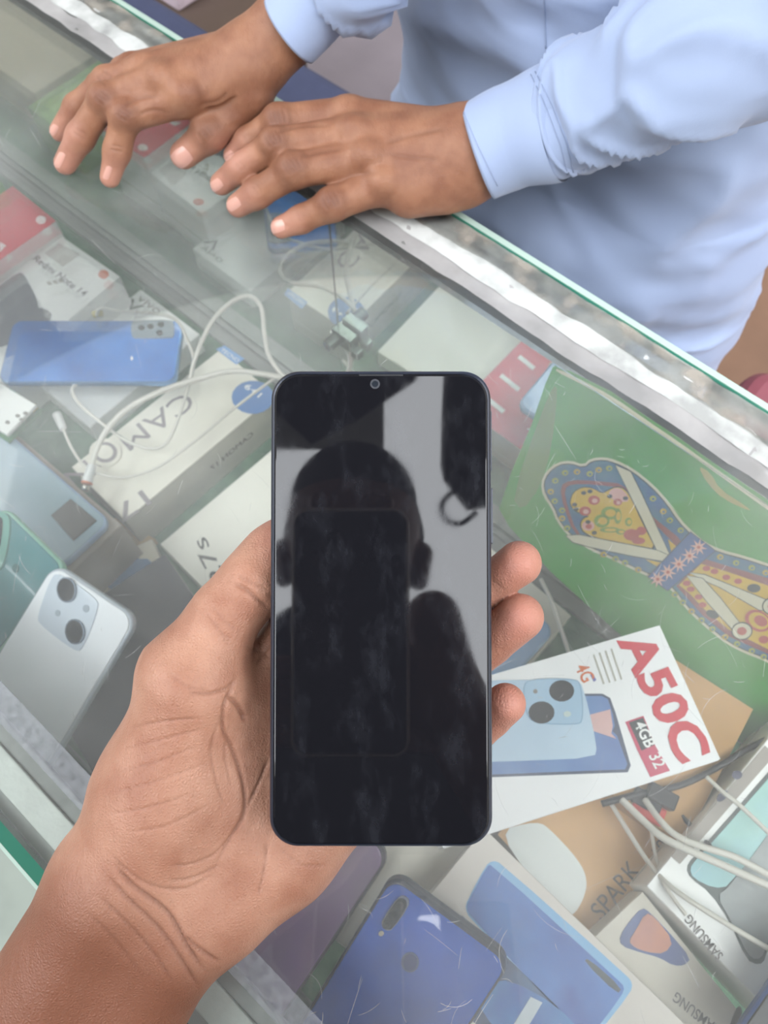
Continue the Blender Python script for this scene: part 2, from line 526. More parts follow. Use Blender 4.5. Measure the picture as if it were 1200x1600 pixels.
# mirror back, two sliding leaves, the dark upright edge where they overlap
mm = bpy.data.materials.new('dusty_haze_mirror'); mm.use_nodes = True
nt = mm.node_tree; nt.nodes.clear()
out = nt.nodes.new('ShaderNodeOutputMaterial'); gl = nt.nodes.new('ShaderNodeBsdfGlossy')
gl.inputs['Color'].default_value = (0.88, 0.93, 0.88, 1); gl.inputs['Roughness'].default_value = 0.02
df = nt.nodes.new('ShaderNodeBsdfDiffuse'); df.inputs['Color'].default_value = (0.74, 0.80, 0.75, 1)
mx = nt.nodes.new('ShaderNodeMixShader'); mx.inputs[0].default_value = 0.28  # diffuse share paints the milky haze as well as dust
nt.links.new(gl.outputs[0], mx.inputs[1]); nt.links.new(df.outputs[0], mx.inputs[2]); nt.links.new(mx.outputs[0], out.inputs[0])
MATS['dusty_haze_mirror'] = mm
U_JOIN = 0.318
cpart('mirror', U_JOIN - 0.01, U1, V_MIR, V_MIR + 0.004, Z_BASE, ZG - 0.009, mm)
cpart('mirror', U0, U_JOIN - 0.0105, V_MIR + 0.0002, V_MIR + 0.0042, Z_BASE, ZG - 0.009, mm)
cpart('mirror_edge', U_JOIN - 0.0112, U_JOIN - 0.0100, V_MIR - 0.0003, V_MIR + 0.0012, Z_BASE + 0.155, ZG - 0.009, mat('mirror_edge_dark', '#5c6460', 0.4))
cpart('mirror_rail', U0, U1, V_MIR - 0.020, V_MIR - 0.001, Z_BASE, Z_BASE + 0.006, mat('rail_plastic', '#8d8f8b', 0.4, noise=0.15, nscale=30), 0.001)
cpart('mirror_rail', U0, U1, V_MIR - 0.007, V_MIR - 0.001, Z_BASE + 0.006, Z_BASE + 0.012, mat('rail_plastic', '#8d8f8b'), 0.001)
cpart('rear_panel', U0, U1, V_FAR - 0.02, V_FAR - 0.012, Z_BASE, ZG - 0.010, M_cab)
# near side: channel, front pane, lower ledge
M_chan = mat('white_channel', '#dfe6df', 0.35, noise=0.10, nscale=90, bump=0.3, bscale=300)
cpart('edge_channel', U0, U1, -0.1005, -0.0870, ZG - 0.016, ZG - 0.0085, M_chan, 0.0008)
cpart('edge_channel', U0, U1, -0.1070, -0.1005, ZG - 0.018, ZG - 0.011, mat('channel_grey', '#a7ada8', 0.3, metal=0.4), 0.0006)
cpart('edge_channel', U0, U1, -0.0870, -0.0780, ZG - 0.018, ZG - 0.011, mat('channel_dull_grey', '#8f9390', 0.35, metal=0.3, noise=0.2, nscale=120), 0.0006)  # dull grey strip along the inner side of the channel
M_front = glass_mat('front_pane', (0.93, 0.97, 0.95, 1), 0.06, (0.75, 0.78, 0.76, 1), 14.0, base=0.02)
cpart('front_glass', U0, U1, -0.1125, -0.1085, Z_BASE - 0.005, ZG - 0.0185, M_front)
M_tape = glass_mat('clear_tape', (0.93, 0.94, 0.95, 1), 0.30, (0.60, 0.62, 0.65, 1), 260.0, lo=0.3, hi=0.75, base=0.14)
cpart('clear_tape', U0, 0.6, -0.0785, -0.0650, ZG + 0.0001, ZG + 0.0003, M_tape)
# worn white tape and sealant along the far edge
def worn_tape(name, v0, v1, seed, m, z, amp):
    rnd = random.Random(seed); V = []; Fc = []; n = 260
    for i in range(n + 1):
        u = U0 + (U1 - U0) * i / n
        a = amp * (mnoise.noise(Vector((u * 14, seed, 0))) + 0.5 * mnoise.noise(Vector((u * 60, seed, 3))))
        b = 0.25 * amp * mnoise.noise(Vector((u * 30, seed, 9)))
        for k in range(7):
            t = k / 6
            zz = z + 0.0008 * mnoise.noise(Vector((u * 70, t * 3, seed))) + 0.0003
            V.append((-u, v0 + a + (v1 + b - v0 - a) * t, zz))
    for i in range(n):
        for k in range(6):
            q = i * 7 + k
            Fc.append((q, q + 1, q + 8, q + 7))
    return obj(name, mesh_from(name, V, Fc, True), m, counter)
M_worn = glass_mat('worn_white_tape', (0.93, 0.94, 0.92, 1), 0.85, (0.62, 0.63, 0.61, 1), 34.0, lo=0.34, hi=0.60, base=0.45)
M_worn2 = glass_mat('sealant_film', (0.94, 0.95, 0.95, 1), 0.60, (0.60, 0.58, 0.57, 1), 22.0, lo=0.3, hi=0.65, base=0.38)
M_worn3 = glass_mat('peeled_glue', (0.95, 0.95, 0.93, 1), 0.50, (0.46, 0.41, 0.35, 1), 45.0, lo=0.48, hi=0.66, base=0.0)
worn_tape('sealant_film', 0.296, 0.322, 1.0, M_worn2, ZG + 0.0001, 0.002)
worn_tape('worn_tape', 0.309, 0.3405, 5.0, M_worn, ZG + 0.0007, 0.004)
worn_tape('peeled_glue', 0.322, 0.3405, 9.0, M_worn3, ZG + 0.0014, 0.005)
# lower ledge in front
cpart('ledge_board', U0, U1, -0.185, -0.1135, Z_BASE - 0.06, Z_BASE - 0.012, mat('ledge_laminate', '#5f6f66', 0.6, noise=0.2, nscale=12))
cpart('ledge_glass', U0, U1, -0.19, -0.1135, Z_BASE - 0.0115, Z_BASE - 0.005, glass_mat('ledge_pane', (0.92, 0.96, 0.94, 1), 0.10, (0.7, 0.74, 0.7, 1), 10.0, base=0.05))
# scratches in the glass: fine raised burrs, far too many to count
def scratches():
    rnd = random.Random(3); V = []; Fc = []
    def stroke(c, ang, L, w, bend):
        n = 6; b = len(V)
        for i in range(n + 1):
            t = (i / n - 0.5)
            a = ang + bend * t
            p = c + Vector((math.cos(a), math.sin(a))) * (t * L)
            q = Vector((-math.sin(a), math.cos(a))) * (w / 2 * (1 - 1.6 * t * t))
            V.append((p.x + q.x, p.y + q.y, ZG + 0.00012)); V.append((p.x - q.x, p.y - q.y, ZG + 0.00012))
        for i in range(n):
            Fc.append((b + 2 * i, b + 2 * i + 1, b + 2 * i + 3, b + 2 * i + 2))
    for i in range(1000):
        u = rnd.uniform(-0.28, 0.55); v = rnd.uniform(-0.07, 0.28)
        if u > 0.2 and rnd.random() < 0.45: continue
        stroke(Vector((-u, v)), rnd.gauss(2.2, 0.9), rnd.choice((0.003, 0.004, 0.006, 0.009, 0.014, 0.024)) * rnd.uniform(0.6, 1.4),
               rnd.uniform(0.00006, 0.00017), rnd.gauss(0, 0.3))
    o = obj('scratches', mesh_from('scratches', V, Fc), glass_mat('scratch', (1, 1, 1, 1), 0.5, (0.85, 0.86, 0.85, 1), 300.0, base=0.38), counter)
    o['kind'] = 'stuff'
scratches()

# ================================================================ goods inside the counter
def spans(fr, A_world, L):
    """x range of a piece of length L that starts at the given corner"""
    if (A_world - fr.o).length < 1e-6: return 0.0, L
    return fr.L - L, fr.L
def carton(name, label, A, B, C, T, m_top, L=None, Wd=None, m_side=None, world=False, cat='box', group=None, bev=0.0012, lid=True):
    P = (A, B, C) if world else (G(*A), G(*B), G(*C))
    fr = Frame(*P)
    x0, x1 = spans(fr, P[0], L or fr.L)
    Wd = Wd or fr.W
    root = thing(name, label, cat, fr.M, group)
    root_frame[root.name] = fr
    body = obj('carton', box_mesh('carton', x0, x1, 0, Wd, -T, -0.0006, bev), m_side or m_top, root)
    obj('lid_panel', box_mesh('lid_panel', x0 + 0.0004, x1 - 0.0004, 0.0004, Wd - 0.0004, -0.0006, 0.0), m_top, root)
    if lid and T > 0.03:      # the fold where lid meets tray
        for yy in ((-0.0003, 0.0), (Wd, Wd + 0.0003)):
            obj('lid_seam', box_mesh('lid_seam', x0 + 0.002, x1 - 0.002, yy[0], yy[1], -T * 0.72, -T * 0.69), M_grey, root)
    return root, fr, x0, x1, Wd
root_frame = {}
def ell(cx, cy, rx, ry=None, n=18, rot=0.0):
    ry = ry or rx
    c, s = math.cos(rot), math.sin(rot)
    return [(cx + rx * math.cos(2 * math.pi * i / n) * c - ry * math.sin(2 * math.pi * i / n) * s,
             cy + rx * math.cos(2 * math.pi * i / n) * s + ry * math.sin(2 * math.pi * i / n) * c) for i in range(n)]
def soften(pts, it=2):
    """Chaikin corner cutting"""
    for _ in range(it):
        q = []
        for i in range(len(pts)):
            a, b = pts[i], pts[(i + 1) % len(pts)]
            q.append((a[0] * .75 + b[0] * .25, a[1] * .75 + b[1] * .25)); q.append((a[0] * .25 + b[0] * .75, a[1] * .25 + b[1] * .75))
        pts = q
    return pts

def phone(name, label, A, B, C, m_back, L=None, Wd=None, T=0.0085, r=0.010, m_frame=None, world=False, bev=0.0022):
    P = (A, B, C) if world else (G(*A), G(*B), G(*C))
    fr = Frame(*P)
    x0, x1 = spans(fr, P[0], L or fr.L)
    Wd = Wd or fr.W
    root = thing(name, label, 'phone', fr.M)
    obj('frame', prism_mesh('frame', rr_outline(x0, 0, x1, Wd, r), -T, -0.0008, bev), m_frame or m_back, root)
    obj('back_panel', prism_mesh('back_panel', rr_outline(x0 + 0.0016, 0.0016, x1 - 0.0016, Wd - 0.0016, r - 0.001), -0.0012, 0.0, 0.0006, 2), m_back, root)
    return root, fr, x0, x1, Wd

# --- boxes at the left
M_redbox = mat('red_card', '#d8424f', 0.45, noise=0.06)
r_, f_, *_x = carton('phone_box', 'red topped white phone box at the left edge of the counter', (20, 290, .592), (88, 345, .592), (0, 400, .592), 0.092, M_redbox, Wd=0.165, m_side=M_white)
print_poly(r_, f_, ell(64, 344, 8, 6.5), M_white, name='logo_print')
print_poly(r_, f_, [(0, 378), (10, 384), (0, 394)], M_white, name='white_print')
r_, f_, *_x = carton('phone_box', 'white phone box with grey phone picture and Redmi Note lettering', (95, 368, .613), (188, 432, .613), (20, 430, .613), 0.071, M_white, Wd=0.165)
text(r_, f_, 'Redmi Note 14', (51, 406), (130, 464), 0.0075, M_ink, bold=0.01)
print_poly(r_, f_, ell(162, 429, 8, 7), mat('orange_logo', '#e0714f', 0.5), name='logo_print')
M_pic = mat('grey_picture', '#7d7f86', 0.5, noise=0.2, nscale=60)
print_poly(r_, f_, soften([(-30, 470), (28, 424), (40, 430), (62, 478), (58, 500), (-10, 560)]), M_pic, name='phone_picture')
print_poly(r_, f_, soften([(30, 515), (57, 479), (79, 486), (82, 498), (50, 540)]), M_pic, z0=0.0005, name='phone_picture')
print_poly(r_, f_, [(70, 396), (92, 380), (126, 398), (98, 417)], mat('sticker', '#c9c6c0', 0.5), name='sticker')
for k in range(3):
    print_poly(r_, f_, [(72 + k * 9, 441 - k * 2), (79 + k * 9, 440 - k * 2), (82 + k * 9, 445 - k * 2), (76 + k * 9, 446 - k * 2)], M_grey, name='small_print')
r_, f_, *_x = carton('phone_box', 'small white phone box with vivo lettering behind the blue phone', (220, 452, .655), (312, 522, .655), (150, 500, .655), 0.029, M_white, Wd=0.15)
text(r_, f_, 'vivo', (213, 468), (246, 492), 0.009, M_ink2)
text(r_, f_, 'V', (193, 478), (212, 491), 0.013, M_ink)
# green and cream boxes, mostly beyond the left edge, seen in the mirror
M_greenbox = mat('green_box_card', '#7fae4a', 0.45, color2='#4f8a3a', nscale=12)
r_, f_, *_x = carton('phone_box', 'green phone box at the far left mirrored under the seller fingers', W(.86, .245, .77), W(.782, .245, .77), W(.86, .09, .77), 0.055, M_greenbox, world=True)
rr(r_, 'picture_print', 0.012, 0.015, 0.066, 0.10, 0.008, 0.0001, 0.0004, mat('light_green_print', '#a4c86a', 0.45))
r_, f_, *_x = carton('storage_box', 'large cream box beyond the left edge seen in the mirror', W(1.06, .225, .77), W(.872, .225, .77), W(1.06, .02, .77), 0.055, mat('peach_card', '#cdbfa9', 0.6, noise=0.05), world=True)

# --- Camon box and neighbours
r_, f_, x0_, x1_, wd_ = carton('phone_box', 'long cream phone box with CAMON lettering under white cables', (345, 545, .625), (430, 617, .625), (180, 700, .625), 0.060, M_cream, Wd=0.183, m_side=M_grey)
M_lilac = mat('faded_ink', '#8d8588', 0.6)
text(r_, f_, 'CAMON', (288, 612), (98, 742), 0.021, M_lilac, bold=0.0)
text(r_, f_, '17', (222, 766), (176, 797), 0.017, M_lilac)
print_poly(r_, f_, ell(165, 708, 25, 22), M_cream, z0=0.0011, name='ring_print')
for k, rr0 in enumerate((19, 13)):
    print_poly(r_, f_, ell(165, 708, rr0, rr0 * .85), M_lilac if k == 0 else M_cream, z0=0.0015 + 0.0004 * k, name='ring_print')
M_bluetag = mat('blue_tag', '#6f9bd0', 0.5)
print_poly(r_, f_, [(338, 546), (351, 540), (382, 561), (369, 570)], M_bluetag, name='brand_tag')
text(r_, f_, 'TECNO', (344, 549), (371, 567), 0.0042, M_white, z=0.0007, bold=0.0)
print_poly(r_, f_, ell(395, 621, 33, 26), mat('blue_sticker', '#5f86bd', 0.5), name='round_sticker')
text(r_, f_, '6+1', (381, 606), (404, 622), 0.006, M_white, z=0.0007)
# lettering on the side that faces right
side = Frame.__new__(Frame)
side.o = f_.M @ Vector((x1_ if f_.x.dot(-D1) > 0 else x0_, 0, 0))
side.x = (f_.M.to_3x3() @ Vector((0, 1, 0))); side.z = -D1; side.z = (side.z - side.x * side.z.dot(side.x)).normalized(); side.y = side.z.cross(side.x)
me = text_mesh('CAMON 17', 0.0)
co = np.empty(len(me.vertices) * 3, np.float32); me.vertices.foreach_get('co', co); co = co.reshape(-1, 3)
w_ = co[:, 0].max()
inv = f_.M.inverted()
loc = []
for c in co:
    s_ = 0.035 + 0.055 * c[0] / w_
    p = side.o + side.x * s_ + side.z * 0.0004 + Vector((0, 0, 1)) * (-0.032 + 0.011 * c[1]) * (1)
    loc.append(inv @ p)
me.vertices.foreach_set('co', np.array([tuple(p) for p in loc], np.float32).ravel()); me.update(); me.materials.clear()
obj('lettering', me, M_ink, r_)

r_, f_, *_x = carton('phone_box', 'flat cream phone box with 27s lettering beside the thumb', (250, 850, .662), (440, 690, .662), (340, 940, .662), 0.022, mat('ivory_card', '#f1eee2', 0.5, noise=0.06, nscale=14), Wd=0.128)
text(r_, f_, '27s', (356, 906), (320, 838), 0.014, M_ink, bold=0.0)
r_, f_, *_x = carton('phone_box', 'small beige phone box with a blue phone picture', (237, 842, .668), (108, 902, .668), (300, 940, .668), 0.016, mat('beige_card', '#dad2bd', 0.55, noise=0.06), Wd=0.10)
print_poly(r_, f_, soften([(166, 878), (178, 872), (248, 874), (250, 930), (168, 930)], 1), mat('blue_picture', '#4f79a8', 0.45), name='phone_picture')
print_poly(r_, f_, ell(188, 885, 7, 5), M_ink, z0=0.0005, name='camera_picture')
carton('kraft_box', 'tan cardboard flap beside the beige phone box', (180, 808, .674), (244, 842, .674), (140, 850, .674), 0.010, mat('tan_card', '#b79a6c', 0.7, noise=0.1), Wd=0.05)

# --- phones at the left
M_bluephone = mat('blue_gloss_back', '#4590e6', 0.12, noise=0.35, nscale=12, coat=1.0, color2='#2a62b4')
r_, f_, x0_, x1_, wd_ = phone('display_phone', 'glossy sky blue phone lying on the white boxes', (287, 499, .598), (0, 499, .598), (287, 597, .598), M_bluephone, L=0.166, m_frame=mat('blue_frame', '#5d9bd6', 0.15, metal=0.6))
print_poly(r_, f_, soften([(205, 508), (209, 502), (268, 501), (272, 506), (272, 526), (268, 529), (210, 530), (206, 526)], 1), mat('pale_island', '#8d9aa3', 0.15, coat=0.6), h=0.0015, name='camera_island')
for c in ((236, 512), (252, 509), (250, 522), (222, 514)):
    print_poly(r_, f_, ell(c[0], c[1], 5, 4), M_lens, z0=0.0016, h=0.0006, name='lens')
print_poly(r_, f_, [(204, 560), (206, 556), (208, 560), (206, 564)], M_white, name='scratch_mark')

r_, f_, *_x = carton('phone_box', 'grey tan open box tray under the pale blue phone', (190, 820, .602), (28, 680, .602), (110, 900, .602), 0.080, mat('dull_tan_card', '#9c9184', 0.6, noise=0.1), L=0.2, Wd=0.088)
M_paleblue = mat('pale_blue_back', '#7f9aa3', 0.2, coat=0.5, color2='#9db4cc', nscale=8)
r_, f_, x0_, x1_, wd_ = phone('display_phone', 'dull pale blue phone with square black camera at the left', (173, 814, .592), (2, 666, .592), (92, 886, .592), M_paleblue, L=0.165, T=0.009, m_frame=mat('pale_frame', '#a9c4e8', 0.2, metal=0.3))
print_poly(r_, f_, [(80, 806), (111, 780), (152, 814), (115, 846)], mat('smoky_camera', '#4b4a48', 0.2), h=0.0012, name='camera_island', bev=0.0004)
M_teal = mat('teal_glass_back', '#4d8f92', 0.15, coat=0.6, color2='#3f7487', nscale=9)
r_, f_, x0_, x1_, wd_ = phone('display_phone', 'teal green phone leaning beside the white phone', (104, 888, .50), (2, 788, .50), (22, 1112, .53), M_teal, Wd=0.120, m_frame=mat('teal_frame', '#8fcbb4', 0.15))
print_poly(r_, f_, soften([(-30, 790), (8, 800), (20, 812), (10, 880), (-4, 896), (-30, 896)], 2), mat('teal_island', '#6aa79a', 0.15, coat=0.5), h=0.0016, name='camera_island')
print_poly(r_, f_, soften([(-30, 800), (2, 806), (9, 815), (0, 874), (-30, 886)], 2), M_lens, z0=0.0018, h=0.0006, name='lens_window')
print_poly(r_, f_, ell(25, 888, 5, 7), mat('teal_dark', '#2d6a6a', 0.2), h=0.0006, name='flash')
M_whitephone = mat('white_gloss_back', '#f6f9fd', 0.45)
r_, f_, x0_, x1_, wd_ = phone('display_phone', 'white phone with two round black cameras leaning at the front glass', (83, 878, .478), (215, 966, .478), (-14, 1130, .512), M_whitephone, Wd=0.121, T=0.0085, r=0.011, m_frame=mat('white_frame', '#c9d2dc', 0.25))
print_poly(r_, f_, soften([(80, 905), (92, 893), (152, 935), (155, 950), (130, 1015), (118, 1018), (62, 975), (60, 962)], 2), mat('white_island', '#d3deea', 0.15, coat=0.5), h=0.0010, name='camera_island')
for cx, cy in ((107, 922), (120, 987)):
    print_poly(r_, f_, ell(cx, cy, 15, 20, rot=-0.1), mat('lens_ring', '#6f7a88', 0.2, metal=0.5), z0=0.0011, h=0.0016, name='camera_ring')
    print_poly(r_, f_, ell(cx, cy, 13, 18, rot=-0.1), M_lens, z0=0.0028, h=0.0003, name='lens')
print_poly(r_, f_, ell(136, 951, 5, 6), mat('flash_grey', '#a8b4c2', 0.2), z0=0.0011, h=0.0004, name='flash')
print_poly(r_, f_, ell(92, 958, 4, 5), mat('flash_grey', '#a8b4c2', 0.2), z0=0.0011, h=0.0004, name='flash')
M_blackgloss = mat('black_gloss_lid', '#2b2d33', 0.22, coat=0.3, color2='#1d2029', nscale=7)
carton('phone_box', 'black glossy phone box between the white phone and the palm', (257, 865, .545), (163, 926, .545), (352, 985, .545), 0.14, M_blackgloss, L=0.120, Wd=0.152, lid=False)
# small circuit card
r_, f_, *_x = carton('circuit_card', 'small white card with dark spots at the left edge', (56, 632, .575), (6, 602, .575), (18, 684, .575), 0.004, M_white, L=0.045, bev=0.0005)
for p in ((40, 646), (28, 650), (12, 660), (34, 656)):
    print_poly(r_, f_, ell(p[0], p[1], 4, 3, n=8), M_ink2, name='spot')
o_, f_, *_x = carton('circuit_board', 'green circuit board edge under the white card', (66, 640, .588), (16, 606, .588), (26, 700, .588), 0.003, mat('pcb_green', '#4a8a5a', 0.4, color2='#2f6a45', nscale=90), bev=0.0004)
print_poly(o_, f_, [(48, 640), (56, 632), (60, 638), (52, 645)], mat('pcb_yellow', '#c9b45a', 0.4), h=0.001, name='contact')

# --- cables
def cable(name, label, pts, r, group=None, plug=None):
    P = [G(*p) for p in pts]
    root = thing(name, label, 'cable', Matrix.Translation(P[0]), group)
    T = [p - P[0] for p in P]
    tube('cord', T, r, M_cable, root, res=8)
    if plug:
        end, length, pr, metal = plug      # end index 0 or -1
        e = T[end]; d = (T[end] - T[1 if end == 0 else -2]).normalized()
        tube('plug', [e - d * 0.002, e + d * length * 0.2, e + d * length], pr, M_plug, root, res=10, sub=4, taper=(0.75, 1.0))
        if metal:
            tube('collar', [e + d * length, e + d * (length + 0.0015)], pr * 1.04, mat('orange_collar', '#c9714a', 0.4), root, res=10)
            tube('connector', [e + d * (length + 0.0015), e + d * (length + 0.008)], pr * 0.75, M_steel, root, res=8)
    return root
cable('charging_cable', 'thick white cable with metal tipped plug across the CAMON box',
      [(440, 590, .585), (400, 583, .58), (360, 580, .578), (310, 592, .578), (255, 610, .58), (205, 635, .585), (172, 665, .59), (152, 700, .595), (143, 730, .598)], 0.0026, plug=(-1, 0.014, 0.0048, True))
cable('charging_cable', 'white cable looping up behind the blue phone and down to the cards',
      [(150, 494, .592), (158, 482, .588), (190, 487, .585), (240, 490, .58), (275, 500, .58), (292, 530, .582), (303, 565, .585), (294, 605, .59), (280, 650, .594), (262, 690, .598), (238, 701, .60), (200, 690, .60), (160, 662, .602), (125, 632, .602), (113, 610, .602), (122, 600, .604), (150, 599, .61)], 0.0016)
cable('charging_cable', 'white cable arching over the green mat above the held phone',
      [(296, 600, .583), (305, 560, .57), (330, 505, .555), (362, 472, .55), (390, 463, .55), (408, 480, .555), (413, 520, .56), (420, 555, .57), (440, 585, .58), (470, 610, .59)], 0.0021)
cable('charging_cable', 'thin white cable with a small plug near the pale blue phone',
      [(98, 668, .60), (112, 700, .60), (132, 728, .601), (160, 742, .602), (200, 745, .602), (250, 728, .602), (310, 685, .60), (370, 635, .598), (430, 590, .595)], 0.0013, plug=(0, 0.016, 0.0042, False))
o_ = tube('plug_cap', [(0, 0, 0), (0.004, 0.001, 0.001), (0.009, 0.002, 0)], 0.0035, mat('yellow_plug', '#c9b860', 0.5), None, res=8, M=Matrix.Translation(G(146, 492, .598)))
tag(o_, 'small yellow plug cap on the white phone box', 'plug')
# lock on the overlap of the mirror leaves
lk = thing('showcase_lock', 'small chrome sliding door lock on the mirror', 'lock', ROT @ Matrix.Translation((-0.292, V_MIR, 0.868)))
M_chr = mat('lock_chrome', '#7f8a82', 0.22, metal=0.9, noise=0.2, nscale=200)
obj('lock_body', box_mesh('lock_body', -0.012, 0.010, -0.012, -0.001, -0.008, 0.008, 0.0012), M_chr, lk)
me = cyl_mesh('lock_barrel', 0.006, 0.0, 0.012, 16, 0.001)
obj('lock_barrel', me, M_chr, lk, Matrix.Translation((-0.006, -0.012, 0)) @ Matrix.Rotation(math.pi / 2, 4, 'X'))
obj('hook', box_mesh('hook', 0.008, 0.016, -0.010, -0.002, -0.016, -0.006, 0.001), M_chr, lk)
obj('keyhole', box_mesh('keyhole', -0.0068, -0.0052, -0.0246, -0.0239, -0.003, 0.003), M_ink, lk)
for s_ in (0, 1):
    obj('screw', cyl_mesh('screw', 0.0018, 0, 0.0015, 10), M_steel, lk, Matrix.Translation((-0.017 - 0.001 * s_, -0.006, -0.008 - 0.009 * s_)))
cable('charging_cable', 'white cable hanging below the chrome lock by the mirror',
      [(548, 545, .55), (546, 570, .58), (540, 590, .60), (520, 612, .62), (480, 616, .635)], 0.002)

# --- red goods and a phone behind the held phone, seen in the mirror
r_, f_, x0_, x1_, wd_ = carton('accessory_pack', 'red accessory pack with teal bar mirrored right of the held phone', W(.212, .232, .765), W(.118, .232, .765), W(.212, .06, .765), 0.045, M_redbox, world=True, m_side=mat('pack_side', '#b9a79b', 0.5))
print_poly(r_, f_, [(.020, .050), (.026, .050), (.050, .110), (.044, .110)], mat('teal_bar', '#7fc0c0', 0.4), local=True, name='teal_bar')
print_poly(r_, f_, [(.028, .050), (.040, .050), (.056, .098), (.052, .108)], M_grey, local=True, name='grey_window')
for k in range(4):
    print_poly(r_, f_, [(.056 + .004 * k, .020 + .03 * k), (.084, .022 + .03 * k), (.084, .027 + .03 * k), (.056 + .004 * k, .025 + .03 * k)], M_white, local=True, name='white_lettering')
text(r_, f_, 'K', (.012, .022), (.028, .022), 0.016, M_white, local=True)
r_, f_, *_x = carton('accessory_pack', 'second red pack mirrored below the teal bar pack', W(.112, .20, .745), W(.02, .20, .745), W(.112, .06, .745), 0.028, mat('pink_red_card', '#cf5a62', 0.45, color2='#d98a86', nscale=30), world=True)
r_, f_, *_x = phone('display_phone', 'blue white phone mirrored above the green sheet edge', W(.080, .150, .80), W(.004, .150, .80), W(.080, .02, .80), mat('ice_back', '#b4c8e8', 0.15, coat=0.6, color2='#6f8fc0', nscale=18), world=True, Wd=0.12)

# --- cream box and blue phone by the fingers
carton('phone_box', 'cream box corner showing between the fingers and the green sheet', (893, 962, .625), (760, 850, .625), (800, 1050, .625), 0.058, M_cream, Wd=0.08)
phone('display_phone', 'light blue phone half hidden behind the curled fingers', (870, 984, .588), (760, 890, .588), (785, 1062, .588), mat('cornflower_back', '#7fa9d8', 0.2, coat=0.5), Wd=0.078, L=0.15)
cable('charging_cable', 'white cable running down beside the light blue phone', [(845, 905, .575), (862, 940, .57), (874, 975, .565), (886, 1012, .56), (895, 1040, .555)], 0.0017)

